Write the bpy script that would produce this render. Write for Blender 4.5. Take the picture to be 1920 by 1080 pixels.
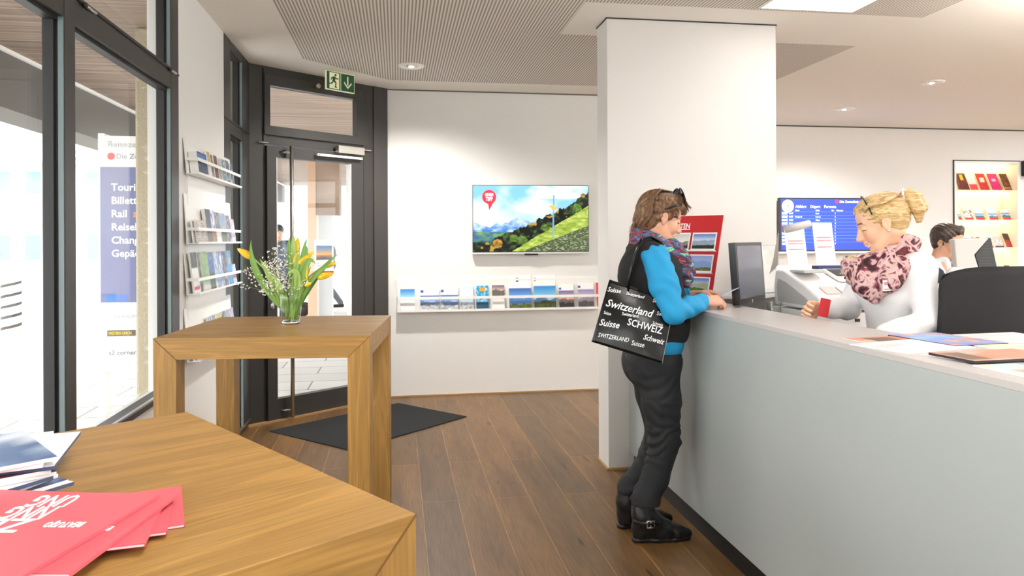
import bpy, bmesh, math, random
import numpy as np
from mathutils import Vector, Matrix
random.seed(7)
for _o in list(bpy.data.objects): bpy.data.objects.remove(_o)
SC = bpy.context.scene
COL = SC.collection
PI = math.pi
# ------------------------------------------------------------------ camera
F, CX, CY, CH = 1380.0, 960.0, 450.0, 1.45
TH, ROLL = math.radians(8.855), math.radians(0.25)
cam_d = bpy.data.cameras.new('camera'); cam = bpy.data.objects.new('camera', cam_d); COL.objects.link(cam)
cam_d.sensor_fit = 'HORIZONTAL'; cam_d.sensor_width = 36; cam_d.lens = 36*F/1920.0
cam_d.shift_y = -(540-CY)/1920.0; cam_d.clip_start = 0.02; cam_d.clip_end = 300
cam.matrix_world = Matrix.Translation((0, 0, CH)) @ Matrix.Rotation(-TH, 4, 'Z') @ Matrix.Rotation(PI/2, 4, 'X') @ Matrix.Rotation(-ROLL, 4, 'Z')
SC.camera = cam
# ------------------------------------------------------------------ world, sun, exposure
W = bpy.data.worlds.new('world'); SC.world = W; W.use_nodes = True
_b = W.node_tree.nodes['Background']; _b.inputs[0].default_value = (1.0, .99, .975, 1); _b.inputs[1].default_value = 3.3
SUN = bpy.data.lights.new('sun', 'SUN'); SUN.energy = 3.0; SUN.angle = math.radians(3); SUN.color = (1, .96, .9)
_s = bpy.data.objects.new('sun', SUN); COL.objects.link(_s); _s.rotation_euler = (math.radians(38), math.radians(-12), math.radians(60)); _s.location = (-10, 20, 12)
SC.view_settings.view_transform = 'Standard'; SC.view_settings.look = 'None'
SC.view_settings.exposure = 1.0; SC.view_settings.gamma = 1.0; SC.view_settings.use_curve_mapping = False
PANEL_E = 10.0     # emission of the added ceiling light panels out of view
# ------------------------------------------------------------------ pixel -> world helpers (to measure positions)
_S, _C = math.sin(TH), math.cos(TH)
def ray(px, py):
    x = (px-CX)/F; y = (CY-py)/F
    cr, sr = math.cos(ROLL), math.sin(ROLL)
    x, y = x*cr+y*sr, y*cr-x*sr
    return Vector((x*_C+_S, -x*_S+_C, y))
def onZ(px, py, z): r = ray(px, py); t = (z-CH)/r.z; return Vector((r.x*t, r.y*t, z))
def onY(px, py, Y): r = ray(px, py); t = Y/r.y; return Vector((r.x*t, Y, CH+r.z*t))
def onX(px, py, X): r = ray(px, py); t = X/r.x; return Vector((X, r.y*t, CH+r.z*t))
# ------------------------------------------------------------------ materials
def lin(c):
    if isinstance(c, str): c = tuple(int(c[i:i+2], 16)/255 for i in (0, 2, 4))
    return tuple((x/12.92 if x <= .04045 else ((x+.055)/1.055)**2.4) for x in c)
MATS = {}
def mat(name, col, rough=.5, metal=0, spec=.5, emit=0, alpha=1, coat=0, trans=0, bump=None, sheen=0):
    if name in MATS: return MATS[name]
    m = bpy.data.materials.new(name); m.use_nodes = True; nt = m.node_tree; p = nt.nodes['Principled BSDF']
    c = lin(col); p.inputs['Base Color'].default_value = (*c, 1)
    p.inputs['Roughness'].default_value = rough; p.inputs['Metallic'].default_value = metal
    p.inputs['Specular IOR Level'].default_value = spec; p.inputs['Coat Weight'].default_value = coat
    p.inputs['Transmission Weight'].default_value = trans
    if sheen: p.inputs['Sheen Weight'].default_value = sheen
    if emit: p.inputs['Emission Color'].default_value = (*c, 1); p.inputs['Emission Strength'].default_value = emit
    if bump:   # (scale, strength)
        tc = nt.nodes.new('ShaderNodeTexCoord'); n = nt.nodes.new('ShaderNodeTexNoise'); b = nt.nodes.new('ShaderNodeBump')
        n.inputs['Scale'].default_value = bump[0]; n.inputs['Detail'].default_value = 4
        b.inputs['Strength'].default_value = bump[1]; b.inputs['Distance'].default_value = .01
        nt.links.new(tc.outputs['Object'], n.inputs['Vector']); nt.links.new(n.outputs['Fac'], b.inputs['Height']); nt.links.new(b.outputs['Normal'], p.inputs['Normal'])
    MATS[name] = m; return m
def N(nt, t, **kw):
    n = nt.nodes.new(t)
    for k, v in kw.items():
        if hasattr(n, k): setattr(n, k, v)
        else: n.inputs[k.replace('_', ' ')].default_value = v
    return n
def ramp(nt, stops):
    r = nt.nodes.new('ShaderNodeValToRGB'); e = r.color_ramp.elements
    while len(e) < len(stops): e.new(.5)
    for i, (p, c) in enumerate(stops): e[i].position = p; e[i].color = (*lin(c), 1)
    return r
def mixc(nt, f, a, b, mode='MIX'):
    m = nt.nodes.new('ShaderNodeMix'); m.data_type = 'RGBA'; m.blend_type = mode
    for s, v in ((0, f), (6, a), (7, b)):
        if isinstance(v, (int, float)): m.inputs[s].default_value = v
        elif isinstance(v, tuple): m.inputs[s].default_value = (*v, 1)
        else: nt.links.new(v, m.inputs[s])
    return m.outputs[2]
def oak(name, axis, c0='ae8446', c1='8c662e', c2='c29a58'):
    m = mat(name, c0, .42, spec=.35); nt = m.node_tree; p = nt.nodes['Principled BSDF']
    tc = N(nt, 'ShaderNodeTexCoord'); mp = N(nt, 'ShaderNodeMapping'); nt.links.new(tc.outputs['Object'], mp.inputs[0])
    sc = [9, 9, 9]; sc[axis] = .9; mp.inputs['Scale'].default_value = sc
    n1 = N(nt, 'ShaderNodeTexNoise', Scale=1.3, Detail=3, Distortion=1.1); nt.links.new(mp.outputs[0], n1.inputs['Vector'])
    mp2 = N(nt, 'ShaderNodeMapping'); nt.links.new(tc.outputs['Object'], mp2.inputs[0]); s2 = [160, 160, 160]; s2[axis] = 5; mp2.inputs['Scale'].default_value = s2
    n2 = N(nt, 'ShaderNodeTexNoise', Scale=1, Detail=2); nt.links.new(mp2.outputs[0], n2.inputs['Vector'])
    w = N(nt, 'ShaderNodeMath', operation='SINE'); w2 = N(nt, 'ShaderNodeMath', operation='MULTIPLY'); w2.inputs[1].default_value = 30
    nt.links.new(n1.outputs['Fac'], w2.inputs[0]); nt.links.new(w2.outputs[0], w.inputs[0])
    r1 = ramp(nt, [(0, c1), (.35, c0), (.65, c0), (1, c2)]); nt.links.new(n1.outputs['Fac'], r1.inputs[0])
    a = mixc(nt, .10, r1.outputs[0], (1, 1, 1), 'MULTIPLY')
    r2 = ramp(nt, [(0, 'b9b9b9'), (1, 'ffffff')]); nt.links.new(w.outputs[0], r2.inputs[0])
    a = mixc(nt, .35, r1.outputs[0], r2.outputs[0], 'MULTIPLY')
    r3 = ramp(nt, [(.3, 'a8a090'), (.6, 'ffffff')]); nt.links.new(n2.outputs['Fac'], r3.inputs[0])
    a = mixc(nt, .35, a, r3.outputs[0], 'MULTIPLY')
    # knots and dark checks
    mp3 = N(nt, 'ShaderNodeMapping'); nt.links.new(tc.outputs['Object'], mp3.inputs[0]); s3 = [14, 14, 14]; s3[axis] = 3; mp3.inputs['Scale'].default_value = s3
    n3 = N(nt, 'ShaderNodeTexNoise', Scale=1, Detail=1); nt.links.new(mp3.outputs[0], n3.inputs['Vector'])
    r4 = ramp(nt, [(.72, 'ffffff'), (.8, '5b4026')]); nt.links.new(n3.outputs['Fac'], r4.inputs[0])
    a = mixc(nt, .7, a, r4.outputs[0], 'MULTIPLY')
    nt.links.new(a, p.inputs['Base Color'])
    b = N(nt, 'ShaderNodeBump', Strength=.08, Distance=.004); nt.links.new(n2.outputs['Fac'], b.inputs['Height']); nt.links.new(b.outputs['Normal'], p.inputs['Normal'])
    return m
def attr_mat(name, rough=.4, emit=0):
    m = mat(name, 'ffffff', rough); nt = m.node_tree; p = nt.nodes['Principled BSDF']
    a = N(nt, 'ShaderNodeAttribute', attribute_name='Col'); nt.links.new(a.outputs['Color'], p.inputs['Base Color'])
    if emit:
        p.inputs['Base Color'].default_value = (0, 0, 0, 1); nt.links.remove(p.inputs['Base Color'].links[0])
        nt.links.new(a.outputs['Color'], p.inputs['Emission Color']); p.inputs['Emission Strength'].default_value = emit
    return m
def glass_mat(name, tint=(1, 1, 1), refl=1.0):
    m = bpy.data.materials.new(name); m.use_nodes = True; nt = m.node_tree; nt.nodes.clear(); MATS[name] = m
    o = N(nt, 'ShaderNodeOutputMaterial'); t = N(nt, 'ShaderNodeBsdfTransparent'); g = N(nt, 'ShaderNodeBsdfGlossy'); mx = N(nt, 'ShaderNodeMixShader'); f = N(nt, 'ShaderNodeLayerWeight', Blend=.5)
    t.inputs[0].default_value = (*tint, 1); g.inputs['Roughness'].default_value = .01
    pw = N(nt, 'ShaderNodeMath', operation='POWER'); pw.inputs[1].default_value = 5; ml = N(nt, 'ShaderNodeMath', operation='MULTIPLY_ADD'); ml.inputs[1].default_value = .9*refl; ml.inputs[2].default_value = .035*refl
    nt.links.new(f.outputs['Facing'], pw.inputs[0]); nt.links.new(pw.outputs[0], ml.inputs[0]); nt.links.new(ml.outputs[0], mx.inputs[0]); nt.links.new(t.outputs[0], mx.inputs[1]); nt.links.new(g.outputs[0], mx.inputs[2]); nt.links.new(mx.outputs[0], o.inputs[0])
    return m
M_WALL = mat('wall_plaster', 'ebeae8', .85, spec=.2, bump=(220, .05))
M_FRAME = mat('dark_anthracite_metal', '353331', .42, spec=.5)
M_FRAME2 = mat('dark_gasket', '1d1e1f', .5)
M_EDGE = mat('bluegrey_edge', '6f8084', .35)
M_STEEL = mat('brushed_steel', 'c9c6c0', .28, metal=1)
M_CHROME = mat('chrome', 'e8e8e8', .08, metal=1)
M_WHITE = mat('white_lacquer', 'f4f3f0', .35)
M_PAPER = mat('paper_white', 'f3f1ee', .6)
M_GREYC = mat('counter_grey', 'aab1b0', .3, spec=.5)
M_CTOP = mat('counter_top', 'bcb8b6', .34)
M_BLACK = mat('black_plastic', '17171a', .35)
M_DARK = mat('dark_grey', '2f2f31', .5)
M_GLASS = glass_mat('pane_glass', (.97, .985, .98), .6)
M_CLEAR = glass_mat('clear_acrylic', (.96, .97, .97), 1.3)
M_PIC = attr_mat('printed_cover', .38)
M_SCREEN = attr_mat('lit_screen', .25, .62)
M_OAKX = oak('oak_x', 0); M_OAKY = oak('oak_y', 1); M_OAKZ = oak('oak_z', 2)
M_EDGEOAK = mat('oak_joint_line', '6e4c24', .6)
M_RED = mat('brochure_red', 'e8545e', .4)
M_WHITET = mat('white_print', 'fbfbfb', .5)
M_BLACKT = mat('black_print', '222222', .5)
# ------------------------------------------------------------------ mesh building
class MB:
    def __init__(s): s.v = []; s.f = []; s.m = []; s.mats = []; s.sm = []
    def mi(s, m):
        if m not in s.mats: s.mats.append(m)
        return s.mats.index(m)
    def add(s, vs, fs, m, M=None, smooth=False):
        k = len(s.v); vs = [Vector(v) for v in vs]
        if M is not None: vs = [M @ v for v in vs]
        s.v += [tuple(v) for v in vs]; i = s.mi(m)
        for f in fs: s.f.append(tuple(k+j for j in f)); s.m.append(i); s.sm.append(smooth)
        return s
    def box(s, a, b, m, M=None):
        x0, y0, z0 = [min(a[i], b[i]) for i in range(3)]; x1, y1, z1 = [max(a[i], b[i]) for i in range(3)]
        vs = [(x0, y0, z0), (x1, y0, z0), (x1, y1, z0), (x0, y1, z0), (x0, y0, z1), (x1, y0, z1), (x1, y1, z1), (x0, y1, z1)]
        return s.add(vs, [(3, 2, 1, 0), (4, 5, 6, 7), (0, 1, 5, 4), (1, 2, 6, 5), (2, 3, 7, 6), (3, 0, 4, 7)], m, M)
    def prism(s, poly, z0, z1, m, M=None):     # polygon in xy (counter-clockwise)
        n = len(poly); vs = [(p[0], p[1], z0) for p in poly]+[(p[0], p[1], z1) for p in poly]
        fs = [tuple(range(n-1, -1, -1)), tuple(range(n, 2*n))]+[(i, (i+1) % n, n+(i+1) % n, n+i) for i in range(n)]
        return s.add(vs, fs, m, M)
    def hexa(s, p8, m, M=None): return s.add(p8, [(3, 2, 1, 0), (4, 5, 6, 7), (0, 1, 5, 4), (1, 2, 6, 5), (2, 3, 7, 6), (3, 0, 4, 7)], m, M)
    def tube(s, pts, r, m, n=10, M=None, caps=True, flat=None):
        pts = [Vector(p) for p in pts]; rs = r if isinstance(r, (list, tuple)) else [r]*len(pts); vs = []; fs = []
        up = None
        for i, p in enumerate(pts):
            d = (pts[min(i+1, len(pts)-1)]-pts[max(i-1, 0)]).normalized()
            if up is None: up = Vector((0, 0, 1)) if abs(d.z) < .9 else Vector((1, 0, 0))
            a = d.cross(up).normalized(); b = a.cross(d).normalized(); up = b
            for k in range(n):
                t = 2*PI*k/n; vs.append(p+(a*math.cos(t)*(flat or 1)+b*math.sin(t))*rs[i])
        for i in range(len(pts)-1):
            for k in range(n): fs.append((i*n+k, i*n+(k+1) % n, (i+1)*n+(k+1) % n, (i+1)*n+k))
        if caps: fs.append(tuple(range(n-1, -1, -1))); fs.append(tuple((len(pts)-1)*n+k for k in range(n)))
        return s.add(vs, fs, m, M, True)
    def lathe(s, prof, m, n=28, M=None):       # prof: list of (r, z)
        vs = [(r*math.cos(2*PI*k/n), r*math.sin(2*PI*k/n), z) for r, z in prof for k in range(n)]
        fs = [(i*n+k, i*n+(k+1) % n, (i+1)*n+(k+1) % n, (i+1)*n+k) for i in range(len(prof)-1) for k in range(n)]
        if prof[0][0] > 1e-5: fs.append(tuple(range(n-1, -1, -1)))
        if prof[-1][0] > 1e-5 and len(prof) > 2: fs.append(tuple((len(prof)-1)*n+k for k in range(n)))
        return s.add(vs, fs, m, M, True)
    def ball(s, c, r, m, n=12, M=None):
        c = Vector(c); r = (r, r, r) if not isinstance(r, (tuple, list)) else r; vs = []; fs = []
        for i in range(n+1):
            for k in range(n*2):
                t = PI*i/n; u = PI*k/n; vs.append((c.x+r[0]*math.sin(t)*math.cos(u), c.y+r[1]*math.sin(t)*math.sin(u), c.z+r[2]*math.cos(t)))
        for i in range(n):
            for k in range(2*n): fs.append(((i+1)*2*n+k, (i+1)*2*n+(k+1) % (2*n), i*2*n+(k+1) % (2*n), i*2*n+k))
        return s.add(vs, fs, m, M, True)
    def build(s, name, parent=None, loc=None, rotz=0, bevel=0, M=None, seg=2):
        me = bpy.data.meshes.new(name); me.from_pydata(s.v, [], s.f); me.update()
        for m in s.mats: me.materials.append(m)
        me.polygons.foreach_set('material_index', s.m); me.polygons.foreach_set('use_smooth', s.sm)
        bm = bmesh.new(); bm.from_mesh(me); bmesh.ops.remove_doubles(bm, verts=bm.verts, dist=1e-6); bmesh.ops.recalc_face_normals(bm, faces=bm.faces); bm.to_mesh(me); bm.free()
        return link(name, me, parent, loc, rotz, bevel, M, seg)
def link(name, me, parent=None, loc=None, rotz=0, bevel=0, M=None, seg=2):
    o = bpy.data.objects.new(name, me); COL.objects.link(o)
    if M is not None: o.matrix_local = M
    else:
        if loc is not None: o.location = loc
        o.rotation_euler = (0, 0, rotz)
    if parent is not None: o.parent = parent
    if bevel:
        b = o.modifiers.new('bevel', 'BEVEL'); b.width = bevel; b.segments = seg; b.limit_method = 'ANGLE'; b.angle_limit = math.radians(40)
    return o
def tag(o, label=None, cat=None, group=None, kind=None):
    if label: o['label'] = label
    if cat: o['category'] = cat
    if group: o['group'] = group
    if kind: o['kind'] = kind
    return o
def thing(name, label, cat, loc=(0, 0, 0), rotz=0, group=None, M=None):
    o = bpy.data.objects.new(name, None); COL.objects.link(o); o.empty_display_size = .1
    if M is not None: o.matrix_world = M
    else: o.location = loc; o.rotation_euler = (0, 0, rotz)
    return tag(o, label, cat, group)
def struct(o): o['kind'] = 'structure'; return o
def frameM(o, x, y, z=None):      # matrix with origin o and axes x, y (z = x cross y)
    x = Vector(x).normalized(); y = Vector(y); y = (y-x*y.dot(x)).normalized(); z = x.cross(y)
    return Matrix(((x.x, y.x, z.x, o[0]), (x.y, y.y, z.y, o[1]), (x.z, y.z, z.z, o[2]), (0, 0, 0, 1)))
# text -> mesh (local x right, y up, facing +z)
_TC = {}
def tmesh(body, size, bold=0.0, shear=0.0, align='LEFT', ext=0.0003, squeeze=1.0):
    c = bpy.data.curves.new('t', 'FONT'); c.body = body; c.size = size; c.shear = shear; c.offset = bold*size; c.align_x = align; c.extrude = ext; c.resolution_u = 2
    o = bpy.data.objects.new('t', c); COL.objects.link(o); bpy.context.view_layer.update()
    me = bpy.data.meshes.new_from_object(o.evaluated_get(bpy.context.evaluated_depsgraph_get()))
    bpy.data.objects.remove(o); bpy.data.curves.remove(c)
    vs = [Vector((v.co.x*squeeze, v.co.y, v.co.z)) for v in me.vertices]; fs = [tuple(p.vertices) for p in me.polygons]
    bpy.data.meshes.remove(me); return vs, fs
def text(mb, body, size, m, M=None, at=(0, 0, 0), **kw):
    vs, fs = tmesh(body, size, **kw); vs = [v+Vector(at) for v in vs]
    mb.add(vs, fs, m, M); return mb
# value noise for pictures
def vn(x, y, seed=0):
    xi = np.floor(x).astype(np.int64); yi = np.floor(y).astype(np.int64); xf = x-xi; yf = y-yi
    def h(a, b):
        n = (a*374761393+b*668265263+seed*982451653) & 0xffffffff; n = ((n ^ (n >> 13))*1274126177) & 0xffffffff
        return ((n ^ (n >> 16)) & 0xffff)/65535.0
    u = xf*xf*(3-2*xf); v = yf*yf*(3-2*yf)
    return (h(xi, yi)*(1-u)+h(xi+1, yi)*u)*(1-v)+(h(xi, yi+1)*(1-u)+h(xi+1, yi+1)*u)*v
def fbm(x, y, seed=0, o=4): return sum(vn(x*2**i, y*2**i, seed+i)*.5**(i+1) for i in range(o))/(1-.5**o)
def hexc(h): return np.array([int(h[i:i+2], 16)/255 for i in (0, 2, 4)])
def L(a, b, t): t = np.clip(t, 0, 1)[..., None]; return a*(1-t)+b*t
def pic_add(mb_v, mb_f, mb_c, fn, w, h, nx, ny, M):
    k = len(mb_v); U, V = np.meshgrid(np.linspace(0, 1, nx+1), np.linspace(0, 1, ny+1)); c = fn(U, V)
    for j in range(ny+1):
        for i in range(nx+1): mb_v.append(tuple(M @ Vector((U[j, i]*w, V[j, i]*h, 0)))); mb_c.append(tuple(c[j, i]))
    for j in range(ny):
        for i in range(nx): a = k+j*(nx+1)+i; mb_f.append((a, a+1, a+nx+2, a+nx+1))
def s2l(c): c = np.clip(c, 0, 1); return np.where(c <= .04045, c/12.92, ((c+.055)/1.055)**2.4)
def picture(name, w, h, fn, nx, ny, M=None, parent=None, thick=0.0, m=None, edge='f3f1ee', curl=0.0, loc=None):
    """a printed sheet or booklet: front = picture grid in local xy facing +z, body behind it"""
    v, f, c = [], [], []
    pic_add(v, f, c, fn, w, h, nx, ny, Matrix.Identity(4))
    if thick:
        k = len(v); t = -thick; v += [(0, 0, 0), (w, 0, 0), (w, h, 0), (0, h, 0), (0, 0, t), (w, 0, t), (w, h, t), (0, h, t)]; c += [tuple(hexc(edge))]*8
        f += [(k+7, k+6, k+5, k+4), (k+1, k+0, k+4, k+5), (k+2, k+1, k+5, k+6), (k+3, k+2, k+6, k+7), (k, k+3, k+7, k+4)]
    if curl: v = [(a, b, z-curl*math.sin(PI*a/w)*(b/h)) for a, b, z in v]
    me = bpy.data.meshes.new(name); me.from_pydata(v, [], f); ca = me.color_attributes.new('Col', 'FLOAT_COLOR', 'POINT')
    arr = np.ones((len(v), 4), np.float32); arr[:, :3] = s2l(np.array(c)); ca.data.foreach_set('color', arr.ravel()); me.materials.append(m or M_PIC)
    return link(name, me, parent, loc, M=M)
# ================================================================== SETTING
ZC = 2.85
def floor_mat():
    m = mat('floor_planks', '73563c', .36, spec=.45); nt = m.node_tree; p = nt.nodes['Principled BSDF']
    tc = N(nt, 'ShaderNodeTexCoord'); mp = N(nt, 'ShaderNodeMapping'); nt.links.new(tc.outputs['Object'], mp.inputs[0]); mp.inputs['Rotation'].default_value = (0, 0, PI/2); mp.inputs['Location'].default_value = (.3, .07, 0)
    b = N(nt, 'ShaderNodeTexBrick', offset=.37, offset_frequency=2); nt.links.new(mp.outputs[0], b.inputs['Vector'])
    for k, v in (('Scale', 1), ('Mortar Size', .0022), ('Mortar Smooth', .3), ('Bias', 0), ('Brick Width', 1.9), ('Row Height', .2)): b.inputs[k].default_value = v
    b.inputs['Color1'].default_value = (*lin('946f45'), 1); b.inputs['Color2'].default_value = (*lin('7a5f40'), 1); b.inputs['Mortar'].default_value = (*lin('c49a63'), 1)
    mp2 = N(nt, 'ShaderNodeMapping'); nt.links.new(tc.outputs['Object'], mp2.inputs[0]); mp2.inputs['Scale'].default_value = (7, .9, 1)
    n = N(nt, 'ShaderNodeTexNoise', Scale=1.5, Detail=5, Distortion=.8); nt.links.new(mp2.outputs[0], n.inputs['Vector'])
    r = ramp(nt, [(.25, 'a39a8e'), (.5, 'dcd6cc'), (.75, 'fff2de')]); nt.links.new(n.outputs['Fac'], r.inputs[0])
    a = mixc(nt, .75, b.outputs['Color'], r.outputs[0], 'MULTIPLY')
    mp3 = N(nt, 'ShaderNodeMapping'); nt.links.new(tc.outputs['Object'], mp3.inputs[0]); mp3.inputs['Scale'].default_value = (130, 6, 1)
    n3 = N(nt, 'ShaderNodeTexNoise', Scale=1, Detail=3); nt.links.new(mp3.outputs[0], n3.inputs['Vector'])
    r3 = ramp(nt, [(.3, '9a948c'), (.65, 'ffffff')]); nt.links.new(n3.outputs['Fac'], r3.inputs[0]); a = mixc(nt, .5, a, r3.outputs[0], 'MULTIPLY')
    mp4 = N(nt, 'ShaderNodeMapping'); nt.links.new(tc.outputs['Object'], mp4.inputs[0]); mp4.inputs['Scale'].default_value = (11, 2.2, 1)
    n4 = N(nt, 'ShaderNodeTexNoise', Scale=1, Detail=2, Distortion=.6); nt.links.new(mp4.outputs[0], n4.inputs['Vector'])
    r4 = ramp(nt, [(.69, 'ffffff'), (.76, '4a3a2c')]); nt.links.new(n4.outputs['Fac'], r4.inputs[0]); a = mixc(nt, .8, a, r4.outputs[0], 'MULTIPLY')
    nt.links.new(a, p.inputs['Base Color'])
    bu = N(nt, 'ShaderNodeBump', Strength=.12, Distance=.003); nt.links.new(n3.outputs['Fac'], bu.inputs['Height']); nt.links.new(bu.outputs['Normal'], p.inputs['Normal'])
    return m
FL = [(-1.25, -2.6), (9.5, -2.6), (9.5, 8.55), (2.6, 8.55), (2.6, 6.95), (-.08, 6.95), (-1.22, 6.02)]
struct(MB().prism(FL, -.12, 0, floor_mat()).build('floor'))
def ceil_mat():
    m = mat('perforated_ceiling', 'ece7e1', .9, spec=.1); nt = m.node_tree; p = nt.nodes['Principled BSDF']
    tc = N(nt, 'ShaderNodeTexCoord'); sx = N(nt, 'ShaderNodeSeparateXYZ'); nt.links.new(tc.outputs['Object'], sx.inputs[0])
    def frac(sock, period):
        a = N(nt, 'ShaderNodeMath', operation='DIVIDE'); a.inputs[1].default_value = period; nt.links.new(sock, a.inputs[0])
        f = N(nt, 'ShaderNodeMath', operation='FRACT'); nt.links.new(a.outputs[0], f.inputs[0])
        s = N(nt, 'ShaderNodeMath', operation='SUBTRACT'); s.inputs[1].default_value = .5; nt.links.new(f.outputs[0], s.inputs[0]); ml = N(nt, 'ShaderNodeMath', operation='MULTIPLY'); ml.inputs[1].default_value = period; nt.links.new(s.outputs[0], ml.inputs[0]); return ml.outputs[0]
    cb = N(nt, 'ShaderNodeCombineXYZ'); nt.links.new(frac(sx.outputs[0], .021), cb.inputs[0]); nt.links.new(frac(sx.outputs[1], .0185), cb.inputs[1]); vs_ = N(nt, 'ShaderNodeVectorMath', operation='MULTIPLY'); vs_.inputs[1].default_value = (1, .62, 1); nt.links.new(cb.outputs[0], vs_.inputs[0])
    ln = N(nt, 'ShaderNodeVectorMath', operation='LENGTH'); nt.links.new(vs_.outputs[0], ln.inputs[0])
    lt = N(nt, 'ShaderNodeMath', operation='LESS_THAN'); lt.inputs[1].default_value = .0056; nt.links.new(ln.outputs['Value'], lt.inputs[0])
    nt.links.new(mixc(nt, lt.outputs[0], lin('ece7e1'), lin('a0978d')), p.inputs['Base Color'])
    return m
M_CEIL = mat('ceiling_white', 'f4f0ea', .9, spec=.1)
CE = MB().prism(FL, ZC, ZC+.15, M_CEIL); cl = struct(CE.build('ceiling'))
M_PERF = ceil_mat()
pf = MB(); pz = ZC-.0015
pf.prism([(-.71, -.5), (3.3, -.5), (3.3, 4.21), (1.1, 4.21), (1.1, 4.9), (3.3, 4.9), (3.3, 6.5), (-.06, 6.5), (-.71, 5.83)], pz, ZC+.002, M_PERF)
pf.build('perforated_panel', parent=cl)
# walls
struct(MB().box((-.1, 6.9, 0), (2.6, 7.05, ZC), M_WALL).build('wall_back'))
struct(MB().box((2.45, 7.0, 0), (2.6, 8.6, ZC), M_WALL).build('wall_return'))
wf = MB()
for a, b in (((2.6, 8.45, 0), (7.05, 8.6, ZC)), ((8.0, 8.45, 0), (9.5, 8.6, ZC)), ((7.05, 8.45, 2.44), (8.0, 8.6, ZC)), ((7.05, 8.45, 0), (8.0, 8.6, .62)), ((7.0, 8.7, .6), (8.05, 8.75, 2.5))): wf.box(a, b, M_WALL)
struct(wf.build('wall_far'))
struct(MB().box((9.5, -2.6, 0), (9.65, 8.6, .7), M_WALL).box((9.5, 3.6, .7), (9.65, 8.6, ZC), M_WALL).build('wall_right'))
struct(MB().box((-1.3, -2.75, 0), (9.5, -2.6, .7), M_WALL).box((-1.3, -2.75, .7), (6.0, -2.6, ZC), M_WALL).build('wall_rear'))
wl = MB(); wl.box((-1.3, 4.13, 0), (-1.145, 5.17, ZC), M_WALL); wl.box((-1.3, -2.6, 0), (-1.16, 4.13, .66), M_WALL); struct(wl.build('wall_left'))
struct(MB().box((1.31, 4.49, 0), (2.452, 4.72, ZC-.006), mat('pillar_white', 'd9d6d3', .8, spec=.2)).build('pillar', bevel=.003))
tr = MB(); tr.box((1.305, 4.485, ZC-.006), (2.457, 4.725, ZC+.001), M_DARK); tr.box((2.6, 8.44, ZC-.012), (9.5, 8.452, ZC), M_DARK); tr.box((-.1, 6.892, ZC-.01), (2.6, 6.902, ZC), mat('shadow_gap', '6d665f', .8)); struct(tr.build('trim_1'))
M_SKIRT = mat('oak_strip', 'a98455', .5)
sk = MB(); sk.box((-.1, 6.885, 0), (2.5, 6.9, .012), M_SKIRT); sk.box((1.295, 4.475, 0), (2.45, 4.49, .012), M_SKIRT); sk.box((1.2955, 4.4905, 0), (1.3095, 4.72, .0115), M_SKIRT); struct(sk.build('trim_2'))
# ------------------------------------------------------------------ left windows
def win(name, Y0, Y1, posts, zs, tr0, tr1, hinges=()):
    w = MB(); x0, x1 = -1.145, -1.215
    w.box((x0, Y0, zs-.03), (x1, Y1, zs), M_FRAME); w.box((x0+.004, Y0, zs-.003), (x0-.012, Y1, zs+.006), M_STEEL)
    w.box((x0, Y0, 2.79), (x1, Y1, ZC), M_FRAME); w.box((x0, Y0, tr0), (x1, Y1, tr1), M_FRAME)
    w.box((x0+.006, Y0, tr1-.018), (x0-.01, Y1, tr1-.012), M_FRAME2); w.box((x0-.02, Y0, tr0-.014), (x1+.01, Y1, tr0+.002), M_FRAME2)
    for a, b in posts:
        w.box((x0+.0015, a, zs-.031), (x1-.0015, b, ZC-.001), M_FRAME); w.box((x0-.001, a-.006, zs), (x0-.018, a+.001, 2.79), M_EDGE)
        w.box((x0-.02, b, zs), (x1+.01, b+.012, 2.79), M_FRAME2); w.box((x0-.028, a-.018, zs), (x1+.01, a+.002, 2.79), M_FRAME2)
    o = struct(w.build(name))
    g = MB(); g.box((-1.197, Y0, zs), (-1.203, Y1, tr0), M_GLASS).build('pane', o); g = MB(); g.box((-1.197, Y0, tr1), (-1.203, Y1, 2.79), M_GLASS).build('pane', o)
    for y in hinges: MB().tube([(x0+.008, y, tr1-.02), (x0+.008, y+.1, tr1-.02)], .007, M_STEEL, 8).ball((x0+.009, y, tr1-.02), .011, M_DARK, 6).build('hinge', o)
    return o
win('window_1', -2.6, 4.13, [(-2.6, -2.4), (.2, .3), (2.775, 2.86), (4.0, 4.13)], .70, 2.235, 2.345, (2.93, 3.96))
win('window_2', 5.17, 6.02, [(5.17, 5.36), (5.77, 6.02)], .06, 2.20, 2.30)
def added_win(name, a, b, n, ax):
    w = MB(); g = MB(); L_ = b-a
    for i in range(n+1):
        t = a+L_*i/n; lo_, hi_ = (t-.04, t+.04)
        if ax: w.box((lo_, -2.72, .70), (hi_, -2.64, ZC), M_FRAME)
        else: w.box((9.54, lo_, .70), (9.62, hi_, ZC), M_FRAME)
    for z0, z1 in ((.70, .76), (2.2, 2.3), (2.79, ZC)):
        if ax: w.box((a, -2.72, z0), (b, -2.64, z1-.001), M_FRAME)
        else: w.box((9.54, a, z0), (9.62, b, z1-.001), M_FRAME)
    if ax: g.box((a, -2.683, .74), (b, -2.677, 2.8), M_GLASS)
    else: g.box((9.577, a, .74), (9.583, b, 2.8), M_GLASS)
    o = struct(w.build(name)); g.build('pane', o); return o
added_win('added_window_3', 6.0, 9.5, 2, 1); added_win('added_window_4', -2.6, 3.6, 4, 0)  # unseen windows added behind and right of the camera for extra daylight
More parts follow.
